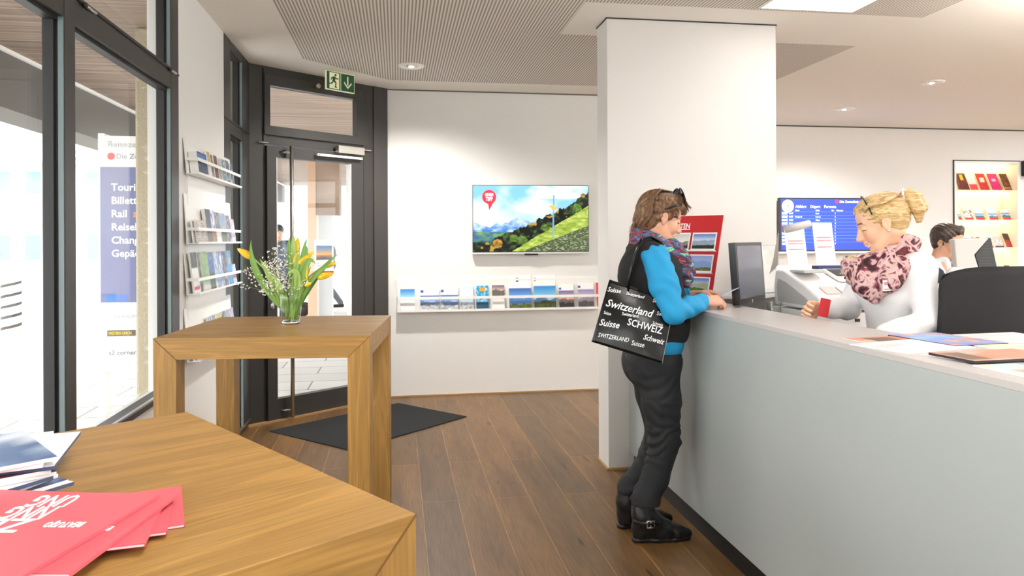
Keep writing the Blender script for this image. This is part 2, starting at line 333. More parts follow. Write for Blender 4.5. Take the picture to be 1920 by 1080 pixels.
# ------------------------------------------------------------------ door wall (diagonal)
A = Vector((-1.16, 6.02, 0)); Bp = Vector((-.1, 6.88, 0)); Lw = (Bp-A).length; DW = math.atan2(Bp.y-A.y, Bp.x-A.x)
dr = MB()
def dbox(mb, u0, u1, z0, z1, v0, v1, m): return mb.box((u0, v0, z0), (u1, v1, z1), m)
dbox(dr, -.02, .15, 0, ZC, 0, .1, M_FRAME); dbox(dr, 1.1, Lw+.0, 0, ZC, 0, .1, M_FRAME); dbox(dr, .15, 1.1, 2.755, ZC, 0, .1, M_FRAME)
dbox(dr, .15, 1.1, 2.225, 2.35, .001, .099, M_FRAME); dbox(dr, 1.22, Lw+.01, 0, ZC, -.012, .01, mat('dark_side_panel', '3f3c3a', .55)); dbox(dr, .135, .15, 2.25, 2.83, -.012, .01, M_FRAME)
dbox(dr, -.02, Lw, -.001, .012, -.05, .0, M_SKIRT); dbox(dr, .15, 1.1, 0, .014, -.012, .05, M_STEEL)
tf = 'transom_frame'
door = struct(dr.build('door_1', loc=A, rotz=DW))
t = MB()
for a in ((.14, 1.11, 2.70, 2.79), (.14, 1.11, 2.30, 2.375), (.14, .19, 2.375, 2.70), (1.03, 1.11, 2.375, 2.70)): dbox(t, *a, -.02, .05, M_FRAME)
t.build('transom_frame', door, bevel=.003); dbox(MB(), .185, 1.035, 2.37, 2.705, .028, .034, M_GLASS).build('transom_pane', door)
lf = MB()
for a in ((.155, .24, .008, 2.215), (.965, 1.1, .008, 2.215), (.24, .965, .008, .175), (.24, .965, 2.125, 2.215)): dbox(lf, *a, -.022, .045, M_FRAME)
for a in ((.155, .16, .008, 2.215), (1.095, 1.1, .008, 2.215)): dbox(lf, *a, -.024, -.02, M_FRAME2)
dbox(lf, .958, .966, .17, 2.125, -.02, .045, M_WHITE); dbox(lf, .239, .245, .17, 2.125, -.022, .045, M_STEEL)
lf.build('door_leaf', door); dbox(MB(), .24, .965, .17, 2.13, .01, .018, M_GLASS).build('glass_pane', door)
MB().tube([(.345, -.075, .0+.02), (.345, -.075, 2.22)], .0165, M_STEEL, 16).tube([(.345, -.075, 2.17), (.27, -.02, 2.17)], .01, M_STEEL, 8).tube([(.345, -.075, .08), (.27, -.02, .08)], .01, M_STEEL, 8).build('pull_bar', door)
c = MB(); c.box((.80, -.075, 2.205), (1.07, -.022, 2.27), M_STEEL); c.box((.60, -.06, 2.165), (1.06, -.04, 2.185), M_WHITE); c.tube([(.62, -.062, 2.175), (.62, -.055, 2.175)], .006, M_DARK, 8); c.tube([(1.045, -.062, 2.175), (1.045, -.055, 2.175)], .006, M_DARK, 8); c.build('door_closer', door, bevel=.003)
MB().lathe([(.0, .012), (.016, .012), (.02, .006), (.02, 0)], M_STEEL, 20, M=Matrix.Translation((.195, -.022, .93)) @ Matrix.Rotation(PI/2, 4, 'X') @ Matrix.Scale(1.5, 4, (0, 1, 0))).build('lock_cylinder', door)
for u, z in ((.12, 2.235), (1.14, 2.26)): MB().tube([(u-.04, -.018, z), (u+.05, -.018, z)], .006, M_STEEL, 8).build('hinge', door)
MB().tube([(.62, -.02, 2.755), (.62, -.05, 2.755)], .02, M_STEEL, 12).build('sensor', door)
# ------------------------------------------------------------------ floor mat in front of the door
mm = mat('ribbed_black_mat', '1e1f20', .95, bump=(400, .5))
mt = MB().prism([(.555, 6.02), (-.0, 6.62), (-.97, 5.82), (-.33, 5.19)], .0, .007, mm).build('door_mat'); tag(mt, 'black ribbed entrance mat lying on wooden floor before the glass door', 'mat')
# ------------------------------------------------------------------ ceiling lights
M_LIT = mat('lit_diffuser', 'fcfcfc', .5, emit=PANEL_E); M_RIM = mat('light_rim', 'f6f4f0', .4)
def panel(x0, y0, x1, y1, label, grp=None, M_LIT=M_LIT):
    f = MB(); z = ZC
    for a in ((x0-.012, y0-.012, x1+.012, y0), (x0-.012, y1, x1+.012, y1+.012), (x0-.012, y0, x0, y1), (x1, y0, x1+.012, y1)): f.box((a[0], a[1], z-.012), (a[2], a[3], z), M_RIM)
    r = thing('ceiling_panel_light', label, 'ceiling light', (0, 0, 0), group=grp)
    f.build('frame', r); MB().box((x0, y0, z-.009), (x1, y1, z-.004), M_LIT).build('diffuser', r)
panel(2.17, 2.95, 2.76, 4.14, 'bright flat rectangular panel light in the ceiling above the service counter', M_LIT=mat('lit_diffuser_dim', 'fffdfa', .5, emit=3))
for x0, y0, x1, y1 in ((.0, .6, .6, 1.8), (2.17, .3, 2.76, 1.5), (4.6, 1.6, 5.2, 2.8), (.0, -1.8, .6, -.6), (2.17, -2.2, 2.76, -1.0), (6.6, 4.6, 7.2, 5.8), (8.2, 6.0, 8.8, 7.2), (4.6, -1.2, 5.2, 0)):  # extra panels added out of view to raise the room's brightness
    panel(x0, y0, x1, y1, 'added flat rectangular panel light in the ceiling, unseen, brightening the room', 'added ceiling panels out of view', M_LIT=(M_LIT if y0 > 1.55 or y0 < 0 else mat('lit_diffuser_soft', 'fffaf4', .5, emit=6)))
def downlight(p, label, e=14):
    r = thing('downlight', label, 'ceiling light', (p[0], p[1], ZC), group='round recessed ceiling downlights')
    MB().lathe([(.055, 0), (.075, -.012), (.10, -.010), (.108, 0)], M_RIM, 32).build('rim', r)
    MB().lathe([(.0, .02-.028), (.03, -.0085), (.056, -.003)], M_CHROME, 24).build('reflector', r)
    MB().lathe([(.0, -.016), (.018, -.014), (.02, -.008)], mat('lamp_bulb', 'fff2dc', .4, emit=e), 16).build('lamp', r)
    l = bpy.data.lights.new('spot', 'SPOT'); l.energy = 110; l.spot_size = math.radians(150); l.spot_blend = .8; l.color = (1, .96, .9); l.shadow_soft_size = .05
    s = bpy.data.objects.new('spot', l); COL.objects.link(s); s.parent = r; s.location = (0, 0, -.03)
downlight((.116, 5.947), 'round recessed downlight in perforated ceiling between the exit sign and pillar')
downlight((4.744, 5.944), 'round recessed downlight right of the pillar, the nearer and larger of two')
downlight((4.771, 7.294), 'round recessed downlight right of the pillar, the smaller one near far wall')
for px_, py_ in ((3.55, 3.1), (5.6, 3.1)):  # unseen uplighters, added to lift the ceiling on the right
    pl = thing('added_uplight', 'long suspended uplighter added out of view to brighten the ceiling', 'added light', (px_, py_, 2.45), group='added suspended uplighters out of view')
    MB().box((0, -.13, 0), (1.5, .13, .04), M_WHITE).build('housing', pl, bevel=.004); MB().box((.02, -.11, .041), (1.48, .11, .046), mat('uplight_diffuser', 'fffaf0', .5, emit=30)).build('diffuser', pl)
    MB().tube([(.2, 0, .046), (.2, 0, .40)], .003, M_STEEL, 6).build('suspension_cable', pl); MB().tube([(1.3, 0, .046), (1.3, 0, .40)], .003, M_STEEL, 6).build('suspension_cable', pl)
# ------------------------------------------------------------------ OUTSIDE
def pav_mat():
    m = mat('street_paving', 'b8b6b3', .8); nt = m.node_tree; p = nt.nodes['Principled BSDF']
    tc = N(nt, 'ShaderNodeTexCoord'); b = N(nt, 'ShaderNodeTexBrick', offset=.5); nt.links.new(tc.outputs['Object'], b.inputs['Vector'])
    for k, v in (('Scale', 1), ('Mortar Size', .008), ('Brick Width', .9), ('Row Height', .45)): b.inputs[k].default_value = v
    b.inputs['Color1'].default_value = (*lin('bab8b5'), 1); b.inputs['Color2'].default_value = (*lin('adaba8'), 1); b.inputs['Mortar'].default_value = (*lin('75736f'), 1)
    nt.links.new(b.outputs['Color'], p.inputs['Base Color']); return m
M_PAV = pav_mat()
g = MB(); xs = (-70, -1.3); prof = [(-20, -.05), (15, -.05), (38, -1.08), (90, -1.3)]
def gq(x0, x1, y0, z0, y1, z1): g.add([(x0, y0, z0), (x1, y0, z0), (x1, y1, z1), (x0, y1, z1)], [(0, 1, 2, 3)], M_PAV)
gq(-70, -1.3, -20, -.05, 6.1, -.05); gq(-70, 40, 8.7, -.05, 15, -.05); gq(-70, 40, 15, -.05, 38, -1.08); gq(-70, 40, 38, -1.08, 90, -1.2)
gq(-70, -.12, 6.1, -.05, 8.7, -.05)
struct(g.build('ground_street'))
def wood_soffit():
    m = mat('soffit_boards', '8a7565', .7); nt = m.node_tree; p = nt.nodes['Principled BSDF']
    tc = N(nt, 'ShaderNodeTexCoord'); mp = N(nt, 'ShaderNodeMapping'); nt.links.new(tc.outputs['Object'], mp.inputs[0]); mp.inputs['Scale'].default_value = (.5, 34, 1)
    n = N(nt, 'ShaderNodeTexNoise', Scale=1, Detail=4); nt.links.new(mp.outputs[0], n.inputs['Vector'])
    r = ramp(nt, [(.3, '5d4d43'), (.5, '8c7768'), (.7, 'ab9585')]); nt.links.new(n.outputs['Fac'], r.inputs[0]); nt.links.new(r.outputs[0], p.inputs['Base Color']); return m
M_SOF = wood_soffit()
so = MB(); so.box((-3.2, -6, 3.05), (-1.3, 22, 3.1), M_SOF); so.box((-1.3, 7.1, 3.05), (2.4, 22, 3.1), M_SOF); so.box((-1.3, 5.2, 3.05), (-.1, 7.1, 3.1), M_SOF)
so.box((-3.6, -6, 2.56), (-3.2, 22, 3.5), mat('dark_beam', '5b5651', .7)); so.box((-3.2, -6, 3.02), (-3.17, 22, 3.05), M_WHITE)
struct(so.build('soffit'))
struct(MB().box((-1.3, -6, 3.12), (10, 9, 3.7), mat('upper_building', 'cfcac2', .8)).build('upper_floor'))
cp = MB().box((-1.93, 5.85, -.05), (-1.3, 6.4, 3.05), mat('rough_concrete', 'b3a892', .95, bump=(60, .9))).build('concrete_pillar', bevel=.02); struct(cp)
wc = MB(); M_TAN = mat('tan_boards', 'c9a88f', .6)
c0_, c1_, c2_, c3_ = [onY(x, 450, 14.6).x for x in (577, 592, 596, 622)]
wc.box((c0_, 14.6, -.05), (c1_, 15.1, 3.05), M_TAN); wc.box((c0_, 14.62, 1.95+.0), (c3_+.15, 15.1, 3.05), M_SOF); struct(wc.build('wooden_column'))
wp = MB(); wp.box((c1_, 14.7, -.05), (c2_, 14.8, 1.95), M_WHITE); wp.box((c2_, 14.75, -.05), (c3_, 14.9, 1.95), mat('grey_panel', 'c4c8cc', .5)); struct(wp.build('wall_panel'))
# information totem
tt = thing('totem_sign', 'tall pale freestanding sign on the street listing services, behind the left window', 'sign', (-2.43, 6.55, -.05))
MB().box((0, 0, .42), (.95, .16, 2.38), mat('totem_white', 'f2f3f5', .4)).box((-.02, .01, 0), (.03, .15, 2.4), M_WHITE).build('body', tt)
MB().box((.0, -.004, .995), (.95, 0, 2.12), mat('totem_blue', '7075a0', .5)).build('blue_field', tt)
MB().box((0, .02, 0), (.95, .14, .06), M_WHITE).build('base', tt)
R = Matrix.Rotation(PI/2, 4, 'X'); M_GT = mat('grey_print', 'b9bac0', .5)
def tline(s_, x, z, sz, m, **k): text(MB(), s_, sz, m, Matrix.Translation((x, -.006, z)) @ R, **k).build('text_line', tt)
for s_, z in (('Touristinformation', 1.925), ('Billette', 1.815), ('Rail', 1.705), ('Reisebüro', 1.595), ('Change', 1.485), ('Gepäck', 1.375)): tline(s_, .085, z, .085, M_WHITET, bold=.02)
tline('a', .255, 1.705, .085, mat('orange_print', 'e8935a', .5), bold=.02); tline('way', .305, 1.705, .085, M_WHITET, bold=.02)
tline('Reisezentrum', .055, 2.285, .075, M_GT); tline('Die Zentralbahn', .125, 2.19, .06, mat('grey_print2', '8d8fa0', .5))
tline('Passwechsel', .06, .865, .055, M_GT, bold=.01); tline('s2 corner', .06, .56, .055, mat('grey_print3', '909098', .5), bold=.02)
MB().lathe([(0, .002), (.03, .002)], mat('logo_red', 'd2403a', .5), 20, M=Matrix.Translation((.085, 0, 2.21)) @ R).build('logo', tt)
MB().box((.05, -.004, .715), (.27, 0, .765), mat('dark_label', '5f5c50', .5)).build('label_plate', tt); tline('WESTERN UNION', .06, .728, .036, mat('yellow_print', 'f0cf3a', .5), bold=.02, squeeze=.62)
MB().box((.05, -.006, 1.0), (.21, -.004, 1.06), mat('blue_label', '4773c8', .5)).build('label_plate', tt)
# striped bollard
bl = thing('striped_bollard', 'short cream bollard with dark spiral stripes standing out on the street', 'bollard', onZ(22, 628, -.05))
pb = mat('bollard_cream', 'e8dcc0', .6); MB().lathe([(.0, 0), (.15, 0), (.15, .82), (.13, .86), (0, .87)], pb, 24).build('post', bl)
for k in range(5):
    s = MB(); vs = []
    for i in range(25):
        a = PI+PI*i/24+.0; z = .06+k*.17+.10*i/24; vs += [(.152*math.cos(a), .152*math.sin(a), z), (.152*math.cos(a), .152*math.sin(a), z+.045)]
    s.add(vs, [(2*i, 2*i+2, 2*i+3, 2*i+1) for i in range(24)], M_DARK).build('stripe', bl)
# building across the street
def facade(name, label, x0, x1, Y, z0, z1, rows, wm, pitch, ww, M=None, dep=8):
    r = thing(name, label, 'building', (x0, Y, z0))
    MB().box((0, 0, 0), (x1-x0, dep, z1-z0), M_FAC).build('wall', r)
    MB().box((-.4, -.5, z1-z0-.15), (x1-x0+.4, dep, z1-z0+.35), M_FAC).build('eaves', r)
    for zc, h, mm_ in rows:
        n = int((x1-x0)/pitch)
        for i in range(n):
            x = pitch*(i+.3); w = MB(); w.box((x, -.05, zc-h/2-z0), (x+ww, .02, zc+h/2-z0), M_WHITE); o = w.build('window', r)
            MB().box((x+.06, -.07, zc-h/2-z0+.06), (x+ww-.06, -.05, zc+h/2-z0-.06), mm_).build('pane', o)
    return r
M_FAC = mat('pale_facade', 'd4d7dd', .8); MW1 = mat('pane_grey', 'aebcc4', .3); MW2 = mat('pane_blue', '6fa6dc', .3); MW3 = mat('pane_dark', '6d7f96', .3)
fb = facade('apartment_building', 'white building with rows of windows across the street, beyond the left window', -30, -9.5, 38, -1.1, 8.3, [(6.87, 1.2, MW1), (4.26, 1.2, MW2), (1.2, 1.3, MW3)], None, 1.35, .8)
MB().box((0, -.5, 6.25), (20.5, 0, 6.4), mat('canopy_grey', 'a9a9aa', .6)).build('canopy_strip', fb); MB().box((0, -.15, 3.35), (20.5, 0, 3.55), mat('pale_band', '9fb4c8', .6)).build('band', fb)
ac = MB().box((14.5, -.35, 6.6), (15.7, 0, 7.3), M_WHITE).tube([(15.1, -.37, 6.95), (15.1, -.35, 6.95)], .27, MW1, 20).build('air_conditioner', fb)
facade('shop_building', 'pale building with bluish shop windows seen through the glass door', -9.0, 14, 30, -.85, 7.5, [(4.6, 1.2, MW1), (1.0, 1.9, MW2)], None, 2.3, 1.3)
def car(loc, label, colr, rz=0):
    r = thing('car', label, 'car', loc, rz, group='cars parked across the street')
    pr = [(0, .35), (.15, .62), (.9, .85), (1.55, 1.36), (3.0, 1.40), (3.75, .98), (4.2, .9), (4.3, .4), (4.2, .28), (.1, .28)]
    R_ = Matrix(((1, 0, 0, 0), (0, 0, -1, 0), (0, 1, 0, 0), (0, 0, 0, 1)))
    MB().prism(pr, -1.6, 0, colr, R_).build('body', r, bevel=.06); gm = mat('car_glass', '8fa0ab', .1)
    MB().prism([(1.15, .88), (1.65, 1.28), (2.2, 1.31), (2.2, .9)], 0.002, .012, gm, R_).build('side_window', r); MB().prism([(2.28, .9), (2.28, 1.31), (2.9, 1.31), (3.45, .95)], 0.002, .012, gm, R_).build('side_window', r)
    for x in (.8, 3.45):
        for y in (-.09, 1.5):
            w = MB().tube([(x, y, .31), (x, y+.2, .31)], .31, M_DARK, 20).build('wheel', r); MB().tube([(x, y-.01, .31), (x, y, .31)], .18, M_STEEL, 12).build('hub_cap', w)
def at_ground(px, py): return onZ(px, py, -1.0)
p = at_ground(28, 549); car((p.x, p.y, p.z), 'pale silver car parked before the white building, the right one', mat('car_silver', 'c4ccd2', .3, metal=.2))
p = at_ground(28, 549); car((p.x-4.7, p.y-.1, p.z), 'grey blue car cut by the left edge of the picture', mat('car_grey', 'a5b0bb', .3, metal=.2))
p = onZ(51, 512, -1.05); ps = thing('closed_parasol', 'closed white parasol standing in front of the white building', 'parasol', p); MB().lathe([(.22, 0), (.22, .06), (.03, .08), (.03, .6)], M_STEEL, 14).build('base', ps); MB().lathe([(.05, .6), (.27, .75), (.2, 1.6), (.12, 2.1), (0, 2.35)], M_PAPER, 14).build('canopy', ps)
# ================================================================== TABLES
def table(name, label, P0, ang, Lx, Wy, H=1.1, t=.08, top=None):
    r = thing(name, label, 'table', (P0[0], P0[1], 0), ang, group='high oak tables')
    MB().box((0, 0, H-t), (Lx, Wy, H), top or M_OAKX).build('tabletop', r, bevel=.0015)
    e = .0006
    for ix in (0, 1):
        for iy in (0, 1):
            xo, xi = (-e, t) if ix == 0 else (Lx+e, Lx-t); yo, yi = (-e, t) if iy == 0 else (Wy+e, Wy-t)
            m = MB(); m.hexa([(xo, yo, 0), (xi, yo, 0), (xi, yi, 0), (xo, yi, 0), (xo, yo, H-.001), (xi, yo, H-t), (xi, yi, H-t), (xo, yi, H-t)], M_OAKZ)
            o = m.build('leg', r)
            j = MB(); w = .0012; f = .0009
            yf = yo-(f if iy == 0 else -f); xf = xo-(f if ix == 0 else -f)
            j.add([(xo, yf, H-.001), (xo, yf, H-.004), (xi, yf, H-t-.002), (xi, yf, H-t+.001)], [(0, 1, 2, 3)], M_EDGEOAK)
            j.add([(xf, yo, H-.001), (xf, yo, H-.004), (xf, yi, H-t-.002), (xf, yi, H-t+.001)], [(0, 1, 2, 3)], M_EDGEOAK)
            j.build('mitre_joint', o)
    return r
table('high_table', 'square high oak table holding the tulip vase, before the glass door', (-.875, 2.835), math.atan2(-.075, .775), .775, .74)
table('high_table', 'square high oak table in the foreground with red brochures lying on it', (.021, .953), math.atan2(1.598-.953, -.429-.021), .786, .80, top=M_OAKY)
# ================================================================== SERVICE COUNTER
ct = thing('service_counter', 'long grey reception counter with pale top running along the right side', 'counter', (1.445, -1.5, 0))
def rel(pl, o=(1.445, -1.5)): return [(x-o[0], y-o[1]) for x, y in pl]
MB().prism(rel([(1.445, -1.5), (1.475, -1.5), (1.475, 4.485), (1.445, 4.485)]), .11, 1.088, M_GREYC).build('front_panel', ct)
MB().prism(rel([(1.445, -1.5), (3.0, -1.5), (3.0, 1.8), (2.09, 2.19), (1.79, 2.40), (1.72, 4.2), (2.217, 4.2), (2.47, 4.40), (2.47, 4.485), (1.445, 4.485)]), 1.0885, 1.107, M_CTOP).build('countertop', ct)
MB().prism(rel([(1.475, -1.5), (1.51, -1.5), (1.51, 4.485), (1.475, 4.485)]), 0, .11, M_FRAME2).build('plinth', ct)
bp = MB(); bp.prism(rel([(1.68, 2.43), (1.70, 2.43), (1.70, 4.2), (1.68, 4.2)]), .0, 1.088, M_DARK); bp.prism(rel([(1.70, 4.2), (2.217, 4.2), (2.46, 4.40), (2.46, 4.42), (1.70, 4.23)]), .0, 1.088, mat('inner_panel', '4b4a48', .5)); bp.prism(rel([(1.80, 2.38), (2.09, 2.17), (2.98, 1.78), (2.98, 1.76), (2.09, 2.15), (1.79, 2.36)]), 0, 1.088, M_DARK); bp.build('inner_panel', ct)
wd = thing('work_desk', 'lower grey work desk behind the counter carrying the white till', 'desk', (1.76, 2.45, 0))
M_DESK = mat('desk_grey', 'a9a8a5', .4)
MB().prism(rel([(1.76, 2.45), (1.98, 2.45), (1.98, 3.22), (2.75, 3.22), (2.75, 4.1), (1.76, 4.1)], (1.76, 2.45)), .965, 1.0, M_DESK).build('desktop', wd)
MB().box((.0, 0, 0), (.2, .72, .965), M_DARK).build('cabinet', wd); MB().box((0, .8, 0), (.95, 1.62, .965), M_DARK).build('cabinet', wd)
# ================================================================== printed things
def land(sky='6fb4e8', sky2='e8f2fb', mt='5b7da8', gr='4c6a3a', head=0.0, hor=.6, seed=1, logo=None, foot=None, rough=.16):
    S1, S2, MT, GR = hexc(sky), hexc(sky2), hexc(mt), hexc(gr)
    def fn(u, v):
        vh = v/(1-head) if head < 1 else v
        c = L(S2, S1, (vh-hor)/(1-hor+1e-6)); r = hor+rough*(fbm(u*3+seed, u*0+seed*1.7, seed)-.5)*2
        c = np.where((vh < r)[..., None], L(MT, S2, .35*fbm(u*9, v*12, seed+3)), c)
        r2 = hor*.55+rough*(fbm(u*2.3+seed*3, u*0+5, seed+7)-.5)*2.2
        c = np.where((vh < r2)[..., None], L(GR, GR*.45, fbm(u*12, v*16, seed+9)*1.3-.2), c)
        c = np.where((vh > 1)[..., None], hexc('f4f4f4'), c)
        if logo: c = np.where(((np.abs(u-logo[0]) < .07) & (np.abs(v-logo[1]) < .05))[..., None], hexc(logo[2]), c)
        if foot: c = np.where((v < foot[0])[..., None], hexc(foot[1]), c)
        return c
    return fn
def plain(c1, c2=None, seed=1, band=None, box=None, sc=6, foot=None, mix=1.0):
    A1 = hexc(c1); A2 = hexc(c2 or c1)
    def fn(u, v):
        c = L(A1, A2, np.clip((fbm(u*sc, v*sc*1.4, seed)-.45)*4, 0, 1)*mix)
        if band: c = np.where(((v > band[0]) & (v < band[1]))[..., None], hexc(band[2]), c)
        if foot: c = np.where((v < foot[0])[..., None], hexc(foot[1]), c)
        if box: c = np.where(((u > box[0]) & (u < box[1]) & (v > box[2]) & (v < box[3]))[..., None], hexc(box[4]), c)
        return c
    return fn
def lines(bg='f4f4f4', ink='9a9a9a', n=22, head=None, pic=None):
    def fn(u, v):
        c = np.broadcast_to(hexc(bg), u.shape+(3,)).copy(); k = (np.floor(v*n*2) % 2 == 0) & (u > .1) & (u < .1+.8*vn(np.floor(v*n*2), v*0, 3)**.4) & (v > .06) & (v < .93)
        c = np.where(k[..., None], L(hexc(ink), hexc(bg), 0*u+.35), c)
        if pic: c = np.where(((v > pic[0]) & (v < pic[1]) & (u > .08) & (u < .92))[..., None], pic[2](u, (v-pic[0])/(pic[1]-pic[0])), c)
        if head: c = np.where((v > head[0])[..., None], hexc(head[1]), c)
        return c
    return fn
# ------------------------------------------------------------------ wall television
tv = thing('television', 'flat television on back wall showing a green alpine hillside with red balloon logo', 'television', (.684, 6.83, 1.318))
tw, th = 1.13, .655
MB().box((0, .0, 0), (tw, .045, th), mat('tv_bezel', 'dcdcda', .3)).box((.15, .045, .1), (tw-.15, .066, th-.1), M_DARK).box((.008, -.002, .018), (tw-.008, .0, th-.008), M_BLACK).box((.5, -.002, -.012), (.63, .02, .003), M_BLACK).build('casing', tv, bevel=.002)
def tvfn(u, v):
    x = u*1.7; cl_ = fbm(x*2.2+3, v*3+1, 5); c = L(hexc('8fd3f5'), hexc('ffffff'), np.clip((cl_-.42)*4+(u > .55)*(v > .8)*.8, 0, 1)); c = L(c, c*0+hexc('f6fbff'), np.clip((.95-v-u*.35)*1.6, 0, .95)*0+0*u+np.clip((.72-v)*3, 0, 1)*.7)
    far = .46+.22*(fbm(u*5+2, u*0+3, 8)-.5)*2-(u-.0)*.22; c = np.where((v < far)[..., None], L(L(hexc('3f7fd0'), hexc('d8ecff'), fbm(u*22, v*22, 9)*2.2-.7), hexc('e6f2fd'), np.clip((v-.3)*3.2, 0, .85)), c)
    c = np.where(((v < .3) & (v < far))[..., None], L(hexc('2b60a8'), hexc('7fb05a'), fbm(u*16, v*20, 31)*2-.5), c)
    top = .10+u*.60+.30*np.clip(u-.45, 0, 1)+.07*(fbm(u*16, u*0+9, 11)-.5)*2+.03*(vn(u*60, u*0, 4)-.5); fr = fbm(u*34, v*26, 13)
    blue = np.clip((v-u*.45-.38)*5, 0, 1)*(u > .55)
    forest = L(L(hexc('070c08'), hexc('4a6a34'), np.clip((fr-.47)*4.2, 0, 1)), hexc('28407c'), blue*.8)
    forest = np.where(((vn(u*26, v*17, 41) > .88) & (u < .9))[..., None], hexc('c09a45'), forest)
    c = np.where((v < top)[..., None], forest, c)
    mea = (u-.31)*1.04-.02+.02*(fbm(u*14, v*14, 17)-.5); g_ = fbm(u*24, v*40, 19)
    c = np.where((v < mea)[..., None], L(hexc('7fa02a'), hexc('d7e27c'), g_*1.7-.35), c)
    br = (v < .26*(u-.42)*2.6*(1-.0*u)) & (u > .45); bb = vn(u*70+v*60, v*90-u*30, 23)
    c = np.where(br[..., None], L(hexc('4c5a33'), hexc('c8d0b8'), np.clip((bb-.5)*2.2, 0, 1)), c)
    for cx, cy, rr in ((.9, .66, .05), (.62, .36, .045), (.955, .86, .025), (.21, .12, .05), (.35, .2, .045), (.42, .17, .05)):
        d = ((u-cx)*1.2)**2+((v-cy)*.75)**2; tc_ = hexc('b98a35') if cx in (.955, .21) else hexc('5f7f35'); k = d < rr**2*(.6+.8*fbm(u*40, v*40, 29)); c = np.where(k[..., None], L(tc_*.5, tc_*1.25, fbm(u*50, v*50, 33)*1.6-.2), c)
    c = np.where(((np.abs(u-.692-(v-.5)*.01) < .006) & (v > .2) & (v < .86))[..., None], hexc('7fb0df'), c)
    for cx, cy in ((.68, .685), (.698, .655)): c = np.where(((np.abs(u-cx) < .022) & (np.abs(v-cy) < .022))[..., None], hexc('f0c860'), c)
    return c
picture('screen', tw-.026, th-.038, tvfn, 230, 130, frameM((.013, -.004, .025), (1, 0, 0), (0, 0, 1)), tv, m=M_SCREEN)
M_ERED = mat('screen_red', 'e0232f', .4, emit=.8); M_EWH = mat('screen_white', 'ffffff', .4, emit=.9)
bl_ = MB(); bc = Vector((.165, -.006, .535)); pts = [(.066*math.cos(a), .066*math.sin(a)) for a in [math.radians(d) for d in range(-55, 236, 10)]]; pts += [(-.01, -.066), (.0, -.125)]
bl_.add([(bc.x+x, bc.y, bc.z+z) for x, z in pts], [tuple(range(len(pts)))], M_ERED)
for s_, z, sz in (('GEHEIM', .545, .036), ('TIPP', .497, .055)): text(bl_, s_, sz, M_EWH, Matrix.Translation((.165, -.008, z)) @ R, align='CENTER', bold=.015, squeeze=.62)
bl_.build('screen_logo', tv)
# ------------------------------------------------------------------ brochure shelf on back wall
bs = thing('brochure_shelf', 'long low white wall shelf with brochures below the television', 'shelf', (-.005, 6.9, .79))
M_CL2 = mat('frosted_rail', 'f5f5f3', .3)
MB().box((0, -.018, .0), (1.93, 0, .295), M_WHITE).build('back_panel', bs); MB().box((0, -.085, 0), (1.93, -.018, .012), M_WHITE).build('ledge', bs)
MB().box((0, -.088, .115), (1.93, -.082, .14), M_CL2).box((0, -.088, .115), (.004, -.018, .14), M_CL2).box((1.926, -.088, .115), (1.93, -.018, .14), M_CL2).build('rail', bs); MB().box((0, -.088, 0), (1.93, -.083, .022), M_WHITE).build('lip', bs)
BR = [(750, 776, 215, land('2d7fc8', '9fd4f0', 'dfeaf2', '9aa0a8', .0, .62, 3, foot=(.48, 'e6e6e8')), 'white brochure with blue sky strip and ski tracks, leftmost on the low wall shelf'),
      (786, 821, 210, land('3f66b0', 'a9bce0', '53719f', 'e8eef5', .34, .62, 4, logo=(.1, .86, '2146a8')), 'white topped snowboard brochure, second from the left on the low shelf'),
      (823.5, 855.5, 208, land('3f66b0', 'a9bce0', '53719f', 'e8eef5', .34, .62, 5, logo=(.1, .86, '2146a8')), 'white topped snowboard brochure, third from the left on the low shelf'),
      (859, 884, 195, land('c9dceb', 'dfe8f0', 'b8c8d6', 'e9eff4', .0, .5, 6), 'pale icy blue brochure of skiers on the low wall shelf'),
      (889, 912, 192, plain('1f8fc4', 'bfe3f0', 7, foot=(.3, '17506e'), box=(.3, .75, .78, .92, 'f0a030')), 'turquoise brochure with orange spot on the low wall shelf'),
      (919, 942, 190, land('6f5f7a', 'd8b8b0', '544f4a', '3c4230', .0, .78, 8, foot=(.5, 'ebe8e4')), 'dusky mountain photo brochure with white lower half on the low shelf'),
      (951, 993, 100, land('2c62b4', '86b4e4', '4a7cb8', '6f7c30', .38, .5, 9, logo=(.38, .86, '1d4030')), 'tall white headed brochure with a small dark green square logo'),
      (998, 1040, 102, land('2a88d0', 'a8d6ee', '3d6088', '5b6a2c', .34, .45, 10, logo=(.08, .88, '2146a8')), 'tall white headed brochure of a green rocky hill under blue sky'),
      (1046, 1075, 190, land('6a66a8', 'e8b890', '5c5868', '2f2a30', .28, .55, 11, logo=(.1, .82, '2146a8')), 'sunset brochure with white head, second last on the low shelf'),
      (1083, 1114, 180, land('8a80b8', 'd8c0c0', '8b8490', '5f5860', .28, .55, 12, logo=(.1, .85, '2146a8')), 'lilac dusk brochure with white head near the pillar on low shelf'),
      (1119, 1125, 178, plain('d8303c', 'd8303c'), 'narrow red leaflet at the far right end of the low wall shelf')]
def leaf(name, label, cat, P, xdir, up, w, h, fn, nx, ny, th=.004, group=None, m=None, stack=1):
    r = picture(name, w, h, fn, nx, ny, frameM(P, xdir, up), None, thick=th, m=m); tag(r, label, cat, group); return r
for x0, x1, yt, fn, lab in BR:
    X0 = (x0-745)*.00504; X1 = (x1-745)*.00504; h = (408-yt)/4.923*.00504
    leaf('brochure', lab, 'brochure', (X0, 6.83, .806), (1, 0, 0), (0, .04/.2, 1), X1-X0, h, fn, 26, 32, th=.006, group='brochures on the low wall shelf')
